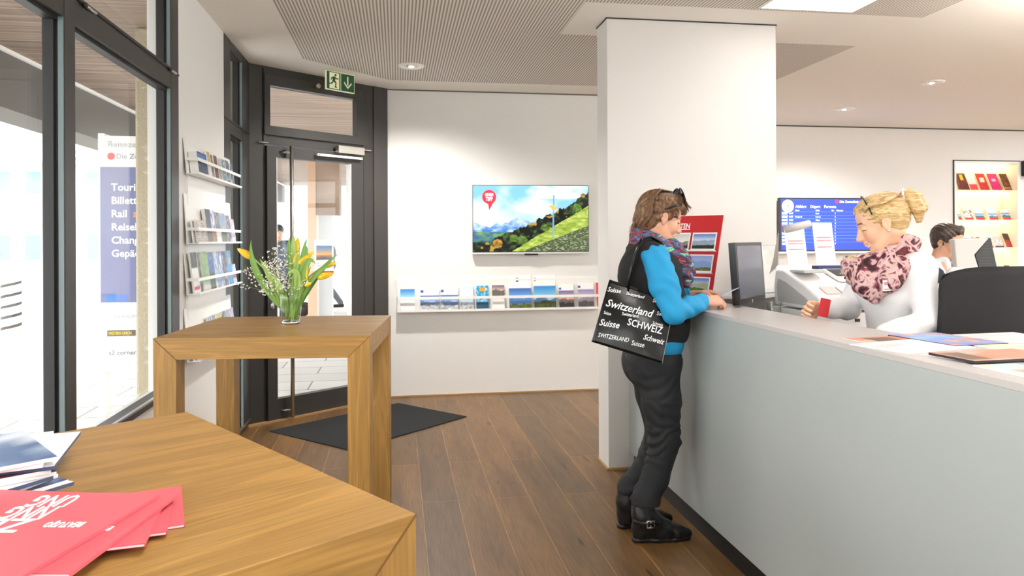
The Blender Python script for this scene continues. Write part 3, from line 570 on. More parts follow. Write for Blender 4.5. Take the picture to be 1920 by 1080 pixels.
# ------------------------------------------------------------------ rack on the left wall
rk = thing('brochure_rack', 'white four tier slanted brochure rack on the narrow wall beside the window', 'rack', (-1.145, 4.2, .78))
UN = [(1.82, 2.01), (1.44, 1.71), (1.165, 1.385), (.80, 1.085)]
MB().box((0, .06, 0), (.012, .95, 1.2), M_WHITE).build('wall_plate', rk)
for zf, zt in UN:
    a, b = zf-.78, zt-.78; s_ = MB()
    s_.hexa([(.020, 0, a), (.026, 0, a), (.026, 1.1, a), (.020, 1.1, a), (.002, 0, b), (.007, 0, b), (.007, 1.1, b), (.002, 1.1, b)], M_WHITE)
    s_.box((.02, 0, a-.004), (.085, 1.12, a), M_WHITE); s_.box((.0815, .001, a+.0002), (.0845, 1.119, a+.008), M_WHITE)
    o = s_.build('shelf', rk); MB().box((.078, .0, a+.068), (.081, 1.1, a+.086), M_CL2).box((.02, 0, a+.0683), (.0779, .003, a+.0857), M_CL2).build('rail', o)
RK = [ # unit, Y0, width, height, thickness, fn, label
 (0, 4.24, .21, .125, .045, plain('16324a', '2d5d98', 2, band=(.55, .95, '4080c8')), 'thick stack of dark blue booklets at the left of the top rack tier'),
 (0, 4.55, .07, .16, .012, plain('c8a860', 'e0c890', 3, foot=(.5, 'f0f0ec')), 'slim ochre leaflets on the top rack tier'), (0, 4.63, .05, .15, .012, plain('2a3444', 'd0d0d8', 4), 'dark and white leaflets on top tier beside ochre ones'),
 (0, 4.70, .09, .155, .014, plain('6b3c20', '8a5430', 5), 'rusty brown brochures on the top rack tier'), (0, 4.81, .08, .15, .012, plain('9aa4a8', 'c8c8c0', 6), 'grey brochures on top tier right of the brown ones'), (0, 4.9, .1, .155, .014, plain('5f7f90', 'd4dce0', 7), 'pale blue grey brochures on the top rack tier'), (0, 5.02, .1, .16, .012, plain('3d4e60', 'b8c4d0', 8), 'slate coloured brochures on the top rack tier'), (0, 5.14, .1, .15, .012, plain('2b4a68', 'dfe4ea', 9), 'blue and white brochures at the right end of the top tier'),
 (1, 4.22, .045, .12, .01, plain('282020', '5a4a40', 10), 'dark leaflets at the left of the second rack tier'), (1, 4.27, .11, .13, .012, lines('cfc4b8', '6a6058', 12), 'beige text leaflet on the second rack tier'), (1, 4.39, .11, .13, .012, lines('cabfb2', '6a6058', 12), 'second beige text leaflet on the second tier'),
 (1, 4.5, .12, .20, .02, plain('222c58', '3a3030', 11, foot=(.4, '5f4a3a')), 'navy and brown booklet stack on the second rack tier'), (1, 4.63, .1, .2, .012, plain('e6e2ee', '4c60b0', 12, foot=(.42, 'a8713a')), 'brown and white brochure on the second rack tier'), (1, 4.74, .12, .19, .012, plain('8c94b0', '3a4048', 13, foot=(.4, 'efefef')), 'misty grey picture brochure on the second rack tier'), (1, 4.88, .14, .19, .012, plain('5f9ad0', 'd8b070', 14, foot=(.45, '4a5a34')), 'sky blue and tan brochure on the second rack tier'), (1, 5.04, .1, .18, .012, plain('503a68', 'c8c8d8', 15), 'purple brochure on the second rack tier'), (1, 5.15, .12, .16, .012, plain('d8d8dc', 'a8a8b0', 16), 'pale grey brochure at the right of the second tier'),
 (2, 4.22, .13, .225, .01, plain('3d3d38', '6a675c', 17, foot=(.6, 'f2f2f2'), box=(.1, .9, .05, .14, 'c82a38')), 'dark topped white brochure with red foot on the third tier'), (2, 4.36, .05, .22, .01, plain('3c4a20', '8a9a50', 18), 'dark green leaflet on the third rack tier'), (2, 4.42, .15, .225, .012, plain('88a868', 'a8c088', 19, foot=(.22, 'd8d8d0')), 'light green brochure on the third rack tier'), (2, 4.58, .13, .22, .012, plain('3c5f98', '6a8cc0', 20, foot=(.45, '50601c')), 'blue brochure with green foot on the third rack tier'), (2, 4.72, .1, .22, .01, plain('c8d0e8', '3458a0', 21), 'white and blue brochure on third rack tier'), (2, 4.83, .1, .22, .01, plain('5878b0', 'f0f0f4', 22), 'mountain blue brochure on third rack tier'), (2, 4.94, .12, .22, .01, plain('2a2c50', 'b8b8c8', 23), 'indigo brochure on the third rack tier'), (2, 5.07, .13, .22, .01, plain('3888c0', '58a8d8', 24, box=(.3, .7, .6, .8, 'e8a040')), 'bright blue brochure with orange spot on the third tier'), (2, 5.2, .1, .13, .01, plain('e8ecf0', '90a8c8', 25, band=(.3, .5, 'c83040')), 'pale brochure with a red stripe on the third tier'),
 (3, 4.22, .16, .15, .012, plain('3c78c0', '88b8e0', 26), 'blue flyers at the left of the lowest rack tier'), (3, 4.4, .16, .16, .012, plain('f0f0f4', 'dcdce4', 27), 'white flyers on the lowest rack tier'), (3, 4.58, .08, .2, .012, plain('5870b0', 'e8e8e0', 28), 'violet blue flyers on the lowest rack tier'), (3, 4.68, .1, .2, .012, plain('f0f0ec', '605048', 29), 'black and white flyers on the lowest rack tier'), (3, 4.8, .1, .2, .012, plain('d0b820', '98b040', 30), 'yellow green flyers on the lowest rack tier'), (3, 4.92, .11, .2, .012, plain('1c3848', 'e8e8e8', 31, box=(.35, .65, .3, .8, 'f0f0f0')), 'dark teal flyers with a white oval on the lowest tier'), (3, 5.05, .1, .2, .012, plain('908c94', 'a8a4ac', 32), 'grey flyers on the lowest rack tier'), (3, 5.16, .1, .2, .012, plain('c0b8d0', '8088b0', 33), 'lilac flyers at the right of the lowest rack tier')]
for u_, y0, w, h, t_, fn, lab in RK:
    zf = UN[u_][0]; leaf('brochure', lab, 'brochure', (-1.095+t_*.6, y0, zf+.001), (0, 1, 0), (-.12*1, 0, 1), w-.006, h, fn, 8, 22, th=t_, group='brochures in the slanted wall rack')
# ------------------------------------------------------------------ exit sign
ed = Vector((math.cos(DW), math.sin(DW), 0)); es = thing('exit_sign', 'green and white emergency exit sign with running figure hanging above the door', 'sign', M=frameM((-.568, 6.165, 2.69), ed, (0, 0, 1)))
MG = mat('exit_green', '1c5c38', .45); MC = mat('exit_cream', 'e9ecc4', .45, emit=.12)
MB().box((0, 0, -.02), (.28, .155, 0), MC).build('panel', es, bevel=.002); MB().box((.006, .006, 0), (.138, .149, .0015), MG).box((.144, .006, 0), (.274, .149, .0015), MG).build('green_field', es)
MB().add([(.03, .012, .002), (.125, .012, .002), (.125, .143, .002), (.03, .143, .002)], [(0, 1, 2, 3)], MC).build('door_shape', es)
fg = MB(); z = .0035
def poly(mb, pl, m, z=z): mb.add([(x, y, z) for x, y in pl], [tuple(range(len(pl)))], m)
fg.lathe([(0, 0), (.010, 0)], MG, 16, M=Matrix.Translation((.088, .126, z)))
poly(fg, [(.060, .108), (.078, .115), (.090, .108), (.084, .078), (.068, .070), (.058, .076)], MG); poly(fg, [(.084, .110), (.104, .100), (.118, .104), (.117, .096), (.102, .090), (.086, .098)], MG); poly(fg, [(.062, .110), (.046, .100), (.040, .082), (.047, .080), (.053, .094), (.066, .100)], MG)
poly(fg, [(.068, .080), (.084, .080), (.098, .062), (.092, .034), (.083, .036), (.086, .058), (.072, .068)], MG); poly(fg, [(.060, .080), (.072, .074), (.062, .056), (.040, .044), (.022, .048), (.022, .056), (.040, .054), (.052, .064)], MG); poly(fg, [(.092, .036), (.083, .036), (.078, .024), (.100, .020), (.102, .026)], MG)
fg.build('running_figure', es)
ar = MB(); poly(ar, [(.203, .13), (.215, .13), (.215, .06), (.203, .06)], MC); poly(ar, [(.209, .028), (.246, .070), (.246, .086), (.209, .046), (.172, .086), (.172, .070)], MC); ar.build('arrow', es)
MB().tube([(.05, .155, -.01), (.05, .16, -.01)], .006, M_STEEL, 8).tube([(.23, .155, -.01), (.23, .16, -.01)], .006, M_STEEL, 8).build('mount', es)
# ------------------------------------------------------------------ poster on the door glass
pp = picture('poster', .19, .30, lines('f6f4f3', 'b0b0b0', 16, head=None, pic=(.42, .82, land('2b62b0', 'f0a040', '803c20', '201810', 0, .35, 51, rough=.05))), 30, 44, M=Matrix.Translation(A) @ Matrix.Rotation(DW, 4, 'Z') @ frameM((.62, .026, 1.16), (1, 0, 0), (0, 0, 1)), thick=.002); tag(pp, 'small white notice with a sunset photo fixed on the glass door pane', 'poster')
MB().box((0, 0, .0005), (.19, .03, .001), mat('poster_red', 'c8303a', .5)).build('red_strip', pp)
# ------------------------------------------------------------------ departure board
db = thing('departure_board', 'blue railway departures screen with a clock on the far wall', 'screen', (4.6, 8.35, 1.293))
dw, dh = 1.22, .66
MB().box((0, 0, 0), (dw, .05, dh), M_BLACK).box((0, -.004, -.022), (dw, .04, 0), M_WHITE).box((.2, .05, .1), (1.0, .095, .5), M_DARK).build('casing', db)
M_SB = mat('screen_blue', '1033c8', .3, emit=.5); M_SL = mat('screen_line', '4a86e8', .3, emit=.7)
MB().box((.018, -.002, .018), (dw-.018, 0, dh-.018), M_SB).build('screen', db)
def bt(s_, x, z, sz, **k): return text(MB(), s_, sz, M_EWH, Matrix.Translation((x, -.004, z)) @ R, **k).build('screen_text', db)
bt('Abfahrt', .205, .535, .046, bold=.012); bt('Départ', .40, .535, .046, bold=.012); bt('Partenza', .585, .535, .046, bold=.012); bt('Die Zentralbahn', .79, .597, .042, bold=.012)
MB().lathe([(0, .003), (.021, .003)], M_ERED, 20, M=Matrix.Translation((.755, 0, .612)) @ R).build('screen_logo', db)
hd = MB()
for s_, x in (('Nach', .2), ('Gleis', .47), ('Via', .68), ('Hinweis', .75)): text(hd, s_, .026, M_EWH, Matrix.Translation((x, -.004, .495)) @ R, bold=.02)
hd.build('column_heads', db)
for k in range(10):
    z = .455-k*.0412; r_ = MB(); r_.box((.02, -.003, z+.028), (dw-.02, -.002, z+.031), M_SL); r_.box((.028, -.004, z), (.10, -.002, z+.024), M_ERED if k in (4, 5) else M_EWH)
    text(r_, ('16:49', '16:59', '17:04', '17:12', '17:24', '17:30', '17:34', '17:40', '17:49', '18:04')[k], .026, M_EWH, Matrix.Translation((.115, -.004, z+.003)) @ R, bold=.02)
    if k in (1, 3, 4): text(r_, 'Hergiswil' if k < 4 else 'Stans, Wolfen', .024, M_EWH, Matrix.Translation((.2, -.004, z+.003)) @ R, bold=.02)
    if k < 3: text(r_, ('Bern', 'Luzern', 'Olten')[k], .024, M_EWH, Matrix.Translation((.47, -.004, z+.003)) @ R, bold=.02)
    text(r_, str(k % 5+1), .026, M_EWH, Matrix.Translation((.725, -.004, z+.003)) @ R, bold=.03); r_.build('timetable_row', db)
ck = MB(); ck.lathe([(0, .003), (.078, .003)], mat('clock_face', 'dff2f2', .4, emit=.7), 32, M=Matrix.Translation((.105, 0, .555)) @ R)
def bar(mb, a, L_, w, m, r0=0): mb.add([(.105+math.sin(a)*r0+math.cos(a)*w, -.005, .555+math.cos(a)*r0-math.sin(a)*w), (.105+math.sin(a)*r0-math.cos(a)*w, -.005, .555+math.cos(a)*r0+math.sin(a)*w), (.105+math.sin(a)*L_-math.cos(a)*w, -.005, .555+math.cos(a)*L_+math.sin(a)*w), (.105+math.sin(a)*L_+math.cos(a)*w, -.005, .555+math.cos(a)*L_-math.sin(a)*w)], [(0, 1, 2, 3)], m)
for k in range(12): bar(ck, k*PI/6, .072, .002, M_BLACKT, .06)
bar(ck, math.radians(243), .06, .003, M_BLACKT, -.012); bar(ck, math.radians(140), .045, .004, M_BLACKT, -.012); ck.lathe([(0, .006), (.008, .006)], M_ERED, 12, M=Matrix.Translation((.122, 0, .512)) @ R); ck.build('clock', db)
# ------------------------------------------------------------------ lit wall shelf
ns = thing('lit_wall_shelf', 'warmly lit recessed wall shelf full of brochures at the far right', 'shelf', (7.05, 8.45, .62))
M_WARM = mat('warm_white', 'f7f0df', .6); fr_ = MB()
fr_.box((0, -.01, 0), (.03, .24, 1.82), M_WHITE).box((.92, -.01, 0), (.95, .24, 1.82), M_WHITE).box((.03, -.01, 1.79), (.92, .24, 1.82), M_WHITE).box((.03, -.01, 0), (.92, .24, .03), M_WHITE).box((-.012, -.014, -.012), (0, .0, 1.83), M_DARK).box((-.012, -.014, 1.82), (.96, 0, 1.832), M_DARK); fr_.build('frame', ns); MB().box((.03, .22, .03), (.92, .24, 1.79), M_WARM).build('back_board', ns)
M_STRIP = mat('warm_light_strip', 'ffe2a0', .5, emit=5)
SH = [2.07, 1.685, 1.325, .95]
for z in SH: MB().box((.03, 0, z-.62-.012), (.92, .22, z-.62), M_WARM).build('shelf_board', ns)
for z in [2.42]+SH: MB().box((.05, .16, z-.62-.03), (.90, .19, z-.62-.018), M_STRIP).build('light_strip', ns)
NI = [(0, 1794, 1799, .25, plain('5a3428', 'c09060', 60), 'dark narrow booklet at the left end of the top lit shelf'), (0, 1798, 1815, .25, plain('7a2c28', '3c2c24', 61, box=(.4, .7, .6, .9, 'd8c040')), 'brown and maroon booklet on the top lit shelf'), (0, 1817, 1831, .24, plain('f4f0ec', 'c8d4e8', 62, foot=(.35, 'd84840')), 'white booklet with a red foot on the top lit shelf'), (0, 1835, 1852, .25, plain('c83028', 'b42820', 63, box=(.25, .8, .45, .75, 'f0d8d0')), 'red booklet with pale square on the top lit shelf'), (0, 1857, 1875, .25, plain('d02878', 'c01c60', 64, box=(.3, .7, .5, .7, 'f0b8d0')), 'magenta pink booklet on the top lit shelf'), (0, 1880, 1897, .25, plain('4a2c1c', '8a5434', 65, band=(.1, .2, 'c86830')), 'dark brown booklet at the right of the top lit shelf'),
      (1, 1794, 1800, .15, land('5090c8', 'd0e0f0', '3c6080', '406838', .45, .6, 66, foot=(.18, 'd83030')), 'half seen leaflet with a red foot, first on the second lit shelf'), (1, 1806, 1822, .16, plain('f2f2f0', '383840', 67, foot=(.18, 'd83030'), mix=.8), 'leaflet with black and white picture on the second lit shelf'), (1, 1827, 1843, .16, land('5090c8', 'd0e0f0', '3c6080', '406838', .42, .6, 68, foot=(.18, 'd83030')), 'middle landscape leaflet with a red foot on the second lit shelf'), (1, 1852, 1868, .165, land('4888c8', 'd0e0f0', '3c6080', '406838', .42, .6, 69, foot=(.18, 'd83030')), 'fourth landscape leaflet with a red foot on the second lit shelf'), (1, 1877, 1892, .15, land('4070b0', 'd0e0f0', '2c5070', '88a030', .3, .6, 70, foot=(.18, 'd83030')), 'last leaflet with green and red foot on second lit shelf'),
      (2, 1808, 1820, .14, plain('6090d8', 'f0f0f4', 71), 'blurred blue leaflet on the third lit shelf'), (2, 1823, 1838, .15, plain('c84040', 'f0e8f0', 72), 'blurred red and white leaflet on the third lit shelf'), (2, 1844, 1859, .15, plain('a8b8e0', 'e8e8f0', 73, foot=(.15, 'd05050')), 'blurred lilac leaflet on the third lit shelf'), (2, 1862, 1878, .15, plain('e0a8b0', 'f0f0f0', 74, foot=(.15, '404048')), 'blurred pink leaflet on the third lit shelf'), (2, 1883, 1907, .20, plain('2c2420', '8a6848', 75, foot=(.45, 'a83830')), 'large dark booklet with a face, leaning on third lit shelf'),
      (3, 1884, 1898, .15, plain('5a4a30', 'a89058', 76, foot=(.4, 'b84030')), 'brown and red booklet on the lowest visible lit shelf')]
for k, x0, x1, h, fn, lab in NI:
    a = onY(x0, 400, 8.56).x; b = onY(x1, 400, 8.56).x; leaf('booklet', lab, 'booklet', (a, 8.52, SH[k]+.003), (1, .0, 0), (-.05 if k == 0 else 0, .12/.25, 1), b-a, h, fn, 12, 18, th=.006, group='booklets on the lit wall shelf')
sp = MB(); sp.box((8.03, 8.34, 2.25), (8.2, 8.449, 2.45), M_DARK); sp.build('wall_speaker', bevel=.006); tag(bpy.data.objects['wall_speaker'], 'small dark speaker box on far wall right of the lit shelf', 'speaker')
# ------------------------------------------------------------------ items on the foreground table
zt = 1.1
def px_sheet(name, lab, cat, pa, pb, w, h, z, fn, th, grp, nx=4, ny=4, flip=1, **k):
    P = onZ(*pa, z); Q = onZ(*pb, z); xd = (Q-P).normalized(); yd = Vector((-xd.y, xd.x, 0))*flip
    o = picture(name, w, h, fn, nx, ny, frameM(P, xd, yd), None, thick=th, **k) if flip == 1 else None
    return tag(o, lab, cat, grp)
grp = 'red booklets fanned out on the foreground table'
M_REDP = mat('booklet_red', 'd9606c', .33)
# the fan: pivot at the near left; each booklet = A5 landscape-ish sheet; (far right corner px, near right corner px)
FAN = [((340, 911), (349, 1016), 'lowest red booklet of the fan, turned furthest clockwise'), ((331, 914), (305, 1029), 'fourth red booklet of the fan, second lowest'), ((318, 918), (262, 1040), 'middle red booklet of the fan'), ((337, 924), (136, 1072), 'second red booklet of the fan with a small white mark'), ((298, 928), (60, 1069), 'topmost red booklet with big white upside down lettering')]
bks = []
for i, (pa, pb, lab) in enumerate(FAN):
    z = zt+.0045*(i+1); P = onZ(*pa, z); Q = onZ(*pb, z); yd = (P-Q).normalized(); ln = (P-Q).length; xd = Vector((yd.y, -yd.x, 0))
    w, h = .30, max(ln, .21) if i < 3 else ln
    h = [.155, .165, .185, .235, .26][i]; O = P-yd*h-xd*w
    b_ = MB().box((0, 0, -.004), (w, h, 0), M_REDP).box((.001, -.0004, -.0032), (w-.001, .001, -.0012), mat('page_edge', 'e8d8e4', .6)).build('red_booklet', M=frameM(O, xd, yd)); tag(b_, lab, 'booklet', grp); bks.append((b_, w, h))
def cover(par, s_, px, py, px1, cap_px, zz):
    p = onZ(px, py, zz); q = onZ(px1, py, zz); dx = (q-p).normalized(); dv = Vector((dx.y, -dx.x, 0))*-1; L_ = (q-p).length; c1 = onZ(px, py+cap_px, zz); size = (c1-p).length/.70
    dv = Vector((-dx.y, dx.x, 0)); vs, f_ = tmesh(s_, size, bold=.012); k = L_/max(v.x for v in vs)
    MB().add([Vector((v.x*k, v.y, v.z)) for v in vs], f_, M_WHITET, par.matrix_world.inverted() @ frameM((p.x, p.y, zz), dx, dv)).build('cover_title', par)
bpy.context.view_layer.update(); zt_ = zt+.0045*5+.0004
for a_ in (('UNG', 157, 929, 80, 18), ('NNG', 116, 950, 31, 20), ('ZEI', 71, 973, -22, 21), ('BEATUSJO', 163, 979, 92, 8)): cover(bks[-1][0], *a_, zt_)
cover(bks[-1][0], 'TI', 20, 998, -60, 22, zt_); cover(bks[-2][0], 'BE', 216, 987, 194, 7, zt+.0045*4+.0004)
# pile of magazines at left edge
M_MAG = [plain('f2f2f2', 'dfe4ec', 80), plain('3a5a88', 'c8d0dc', 81), plain('5a2c38', 'e8e8ea', 82), plain('f0f0f0', 'e0e0e8', 83), plain('2c4868', '8098b8', 84), plain('6a3038', 'd8d8e0', 85), plain('f4f4f4', 'eaeaf0', 86)]
MAGL = ['lowest magazine of the pile at left table edge', 'second magazine from the bottom of the left pile', 'third magazine from the bottom of the left pile', 'fourth magazine from the bottom of the left pile', 'middle magazine of the left pile', 'sixth magazine from the bottom of the left pile', 'seventh magazine from the bottom of the left pile', 'second magazine from the top of the left pile', 'topmost white magazine of the pile at left table edge']
TIPS = [((139, 903), (0, 946)), ((128, 899), (0, 938)), ((109, 888), (0, 930)), ((100, 892), (0, 922)), ((106, 884), (0, 905)), ((96, 880), (0, 898)), ((101, 874), (0, 884)), ((80, 870), (0, 880)), ((108, 856), (0, 876))]
for i in range(9):
    z = zt+.005+.0058*i; P = onZ(*TIPS[i][0], z); Q = onZ(*TIPS[i][1], z); xd = (P-Q).normalized(); yd = Vector((-xd.y, xd.x, 0)); w, h = .28, .2
    o = picture('magazine', w, h, M_MAG[i % 7], 8, 6, frameM(P-xd*w, xd, yd), thick=.0052, edge=('f0eef0' if i % 3 else '48587a')); tag(o, MAGL[i], 'magazine', 'magazines piled on the foreground table')
# ================================================================== VASE WITH TULIPS
VX, VY, VZ = -.445, 3.21, 1.1
vs_ = thing('glass_vase', 'clear glass vase of water and green stems standing on the oak table', 'vase', (VX, VY, VZ+.0005))
gv = glass_mat('vase_glass', (.95, .97, .95), 1.6)
MB().lathe([(.0, 0), (.036, 0), (.038, .003), (.041, .05), (.0475, .10), (.054, .145), (.052, .145), (.0455, .10), (.039, .05), (.034, .014), (0, .014)], gv, 40).build('vessel', vs_)
MB().lathe([(0, .015), (.0335, .0152), (.0385, .05), (.044, .098), (0, .098)], glass_mat('water', (.90, .95, .85), .8), 32).build('water', vs_)
MB().lathe([(.033, .0005), (.036, .002), (.037, .012), (.033, .013)], M_CHROME, 24).build('base_rim', vs_)
M_LEAF = mat('tulip_leaf', '7aa34f', .45, spec=.4); M_LEAF2 = mat('tulip_leaf_light', '9dbb62', .45); M_STEM = mat('tulip_stem', 'a5bf5c', .5)
def petal_mat():
    m = mat('tulip_yellow', 'f5cc1e', .5); nt = m.node_tree; p = nt.nodes['Principled BSDF']; p.inputs['Subsurface Weight'].default_value = .1
    tc = N(nt, 'ShaderNodeTexCoord'); n = N(nt, 'ShaderNodeTexNoise', Scale=40, Detail=2); nt.links.new(tc.outputs['Object'], n.inputs['Vector']); r = ramp(nt, [(.35, 'eeb010'), (.6, 'fad83a')]); nt.links.new(n.outputs['Fac'], r.inputs[0]); nt.links.new(r.outputs[0], p.inputs['Base Color']); return m
M_PET = petal_mat()
def P3(px, py, dy=0): p = onY(px, py, VY+dy); return Vector((p.x-VX, p.y-VY, p.z-VZ))
def bez(a, b, c, n=10): return [a*(1-t)**2+b*2*t*(1-t)+c*t*t for t in [i/n for i in range(n+1)]]
def blade(mb, pts, w, nrm, m, fold=.35, prof=None):
    vs, fs = [], []; n = len(pts); nrm = Vector(nrm).normalized()
    for i, p in enumerate(pts):
        d = (pts[min(i+1, n-1)]-pts[max(i-1, 0)]).normalized(); s = d.cross(nrm).normalized(); t = i/(n-1)
        ww = w*(math.sin(PI*min(1, (t*.88+.1)))**.7)*(1-t**6)+.0006; u = s.cross(d)
        vs += [p-s*ww+u*ww*fold, p-s*ww*.5+u*ww*fold*.35, p, p+s*ww*.5+u*ww*fold*.35, p+s*ww+u*ww*fold]
        vs += [q-u*.0012 for q in vs[-5:]]
    for i in range(n-1):
        a, b = i*10, (i+1)*10
        for k in range(4): fs.append((a+k, a+k+1, b+k+1, b+k)); fs.append((a+5+k+1, a+5+k, b+5+k, b+5+k+1))
        fs += [(a, b, b+5, a+5), (a+4, a+9, b+9, b+4)]
    mb.add(vs, fs, m, None, True)
def bloom(mb, a, b, r, m):
    d = b-a; pts = [a+d*t for t in (0, .08, .22, .42, .62, .8, .93, 1)]; rs = [.25, .72, .98, 1.0, .86, .62, .34, .1]
    for k in range(6):       # petals overlapping round the bud
        ax = d.normalized(); o = ax.orthogonal().normalized(); an = k*PI/3+(.2 if k % 2 else 0); s = o*math.cos(an)+ax.cross(o)*math.sin(an); tt_ = s.cross(ax)
        vs, fs = [], []; kk = 1.0 if k % 2 else .93
        for i, p in enumerate(pts):
            for j in range(-3, 4):
                al = j/3*.62*(1 if i < 6 else .6); rr = r*rs[i]*kk; q = p+(s*math.cos(al)+tt_*math.sin(al))*rr*(1.0-.02*abs(j)); q -= ax*(abs(j)/3)**2*(.1*d.length if i > 4 else 0); vs.append(q)
        for i in range(len(pts)-1):
            for j in range(6): fs.append((i*7+j, i*7+j+1, (i+1)*7+j+1, (i+1)*7+j))
        mb.add(vs, fs, m, None, True)
    mb.tube(pts, [r*x*.86 for x in rs], m, 10)
CN = (0, -1, .15)
def foot_pt(i): a = i*2.1; return Vector((.022*math.cos(a), .02*math.sin(a), .02))
TU = [  # bloom base px, tip px, depth, radius, leaves [(mid px, tip px, width, light)], label
 ((475, 484), (445, 466), 0, .0165, [((478, 512), (471, 450), .0135, 0), ((505, 515), (487, 486), .012, 1)], 'yellow tulip hanging far out to the left of the vase'),
 ((557, 474), (558, 445), .02, .0125, [((541, 480), (544, 444), .010, 0), ((551, 470), (550, 441), .012, 1)], 'upright yellow tulip at the top of the bouquet'),
 ((560, 496), (588, 472), -.02, .014, [((566, 480), (576, 448), .008, 0), ((575, 480), (572, 462), .008, 0)], 'yellow tulip leaning up to the right in the middle'),
 ((553, 498), (556, 474), .0, .011, [((556, 505), (562, 470), .014, 1)], 'half hidden yellow tulip below the upright one'),
 ((605, 500), (632, 493), .01, .0125, [((600, 508), (638, 474), .009, 0)], 'upper of the two yellow tulips pointing right'),
 ((594, 521), (626, 512), -.02, .015, [((585, 520), (622, 497), .010, 0)], 'lower of the two yellow tulips pointing right'),
 ((572, 536), (584, 530), -.04, .009, [((560, 508), (537, 516), .014, 1)], 'small yellow tulip low beside the glass rim'),
 ((575, 525), (576, 498), -.045, .006, [((572, 490), (592, 496), .016, 0)], 'slim yellow tulip before the dark folded leaf')]
for i, (b0, b1, dp, r_, lv, lab) in enumerate(TU):
    t_ = thing('tulip', lab, 'flower', (VX, VY, VZ), group='yellow tulips in the glass vase'); a = P3(*b0, dp); b = P3(*b1, dp*1.3); m = MB(); bloom(m, a, b, r_, M_PET); m.build('bloom', t_)
    rim = Vector((max(-.04, min(.04, a.x*.5)), dp*.7, .148)); st = bez(foot_pt(i)*.8, rim-Vector((rim.x*.5, 0, .06)), rim, 6)+bez(rim, rim+(rim-foot_pt(i))*.35, a, 8)[1:]
    MB().tube(st, .0034, M_STEM, 8).build('stem', t_)
    for (mx, tx, w, lt) in lv:
        s0 = Vector((rim.x*.6, dp*.5+.005, .05)); pm = P3(*mx, dp-.01); pt = P3(*tx, dp-.015); m = MB(); blade(m, bez(s0, pm*1.6-s0*.3-pt*.3, pt, 12), w, CN, M_LEAF2 if lt else M_LEAF); m.build('leaf', t_)
random.seed(11)
ex = thing('leafy_greens', 'loose green tulip leaves filling the glass vase', 'greenery', (VX, VY, VZ), group='yellow tulips in the glass vase')
for (x0, y0, x1, y1, w, d) in ((536, 575, 512, 505, .013, -.02), (546, 580, 560, 520, .017, -.03), (552, 572, 583, 500, .016, -.03), (543, 590, 548, 500, .010, .02), (550, 592, 543, 515, .012, 0), (556, 590, 566, 510, .013, .02), (548, 600, 551, 540, .011, -.022), (556, 596, 558, 540, .009, -.02), (538, 596, 536, 545, .009, -.02)):
    a = P3(x0, y0, d*.6); b = P3(x1, y1, d); m = MB(); blade(m, bez(a, (a+b)/2+Vector((.01*random.uniform(-1, 1), -.01, .01)), b, 10), w, CN, random.choice((M_LEAF, M_LEAF2))); m.build('leaf', ex)
ex['label'] = 'loose green tulip leaves without blooms filling the glass vase'; del ex['group']
sp_ = thing('blossom_sprigs', 'thin twigs with tiny white blossoms spreading left of the tulips', 'twigs', (VX, VY, VZ)); tw_ = MB(); bs_ = MB()
M_TWIG = mat('twig_green', '5d6b3c', .6); M_BLO = mat('blossom_white', 'f6f2ea', .6)
ends = [(443, 531), (456, 501), (452, 500), (482, 543), (500, 470), (510, 462), (525, 455), (531, 462), (497, 487), (488, 478), (515, 480), (540, 470), (470, 515), (573, 530), (520, 500), (530, 515), (505, 500)]
for j, e in enumerate(ends):
    d = random.uniform(-.05, .03); b = P3(*e, d); a = Vector((random.uniform(-.03, .0), d*.5, .13)); pts = bez(a, (a+b)/2+Vector((0, 0, .02*random.uniform(-1, 1))), b, 10); tw_.tube([foot_pt(j)]+pts, .0011, M_TWIG, 5)
    for k in range(26):
        t = random.uniform(.25, 1); p = pts[int(t*10)]+Vector([random.gauss(0, .0085) for _ in range(3)])
        for q in range(3): bs_.ball(p+Vector([random.uniform(-.003, .003) for _ in range(3)]), random.uniform(.0014, .0027), M_BLO, 3)
tw_.build('twigs', sp_); bo = bs_.build('blossoms', sp_); bo['kind'] = 'stuff'
# ================================================================== ON THE COUNTER
zc = 1.1075
def sheet(pa, pb, w, h, fn, th, lab, cat='brochure', nx=20, ny=20, z=zc, name=None, side=1, grp='papers on the counter', edge='f3f1ee', curl=0):
    """near edge runs from pixel a towards pixel b; the sheet extends away from the camera"""
    P = onZ(*pa, z+th); Q = onZ(*pb, z+th); xd = (Q-P).normalized(); yd = Vector((-xd.y, xd.x, 0))
    o = picture(name or cat, w, h, fn, nx, ny, frameM(P, xd, yd), thick=th, edge=edge, curl=curl); return tag(o, lab, cat, grp)
sheet((1640, 645), (1722, 641), .21, .148, plain('e08a70', 'f0b8a0', 90, sc=3, box=(.25, .8, .35, .9, '6a5a48')), .002, 'orange flyer with a brown photograph, furthest left on the counter', 'flyer')
sheet((1702, 662), (1812, 652), .30, .21, plain('f6f4f6', 'f2c4c8', 91, sc=4, mix=.7), .003, 'white sheet with pale pink print beside the orange flyer', 'flyer')
sheet((1692, 634), (1770, 640), .21, .10, plain('4a3238', 'c04a50', 97, sc=7), .002, 'dark red leaflet between orange flyer and blue magazine', 'leaflet')
sheet((1793, 648), (1866, 644), .21, .28, plain('7f92d8', 'e8b090', 92, sc=3, band=(.55, .72, '6fb8e4')), .005, 'blue magazine with a dark spine in the middle of the counter', 'magazine', edge='383840')
sheet((1866, 643), (1935, 640), .297, .21, lines('f8f7f5', 'b8b8b8', 12), .003, 'white printed sheets at the far edge beside the black chair', 'paper')
sheet((1878, 657), (1950, 655), .21, .12, plain('eef0c8', 'f4f4dc', 94, foot=(.12, '98d040')), .003, 'pale yellow leaflet with a green corner at the right edge', 'leaflet')
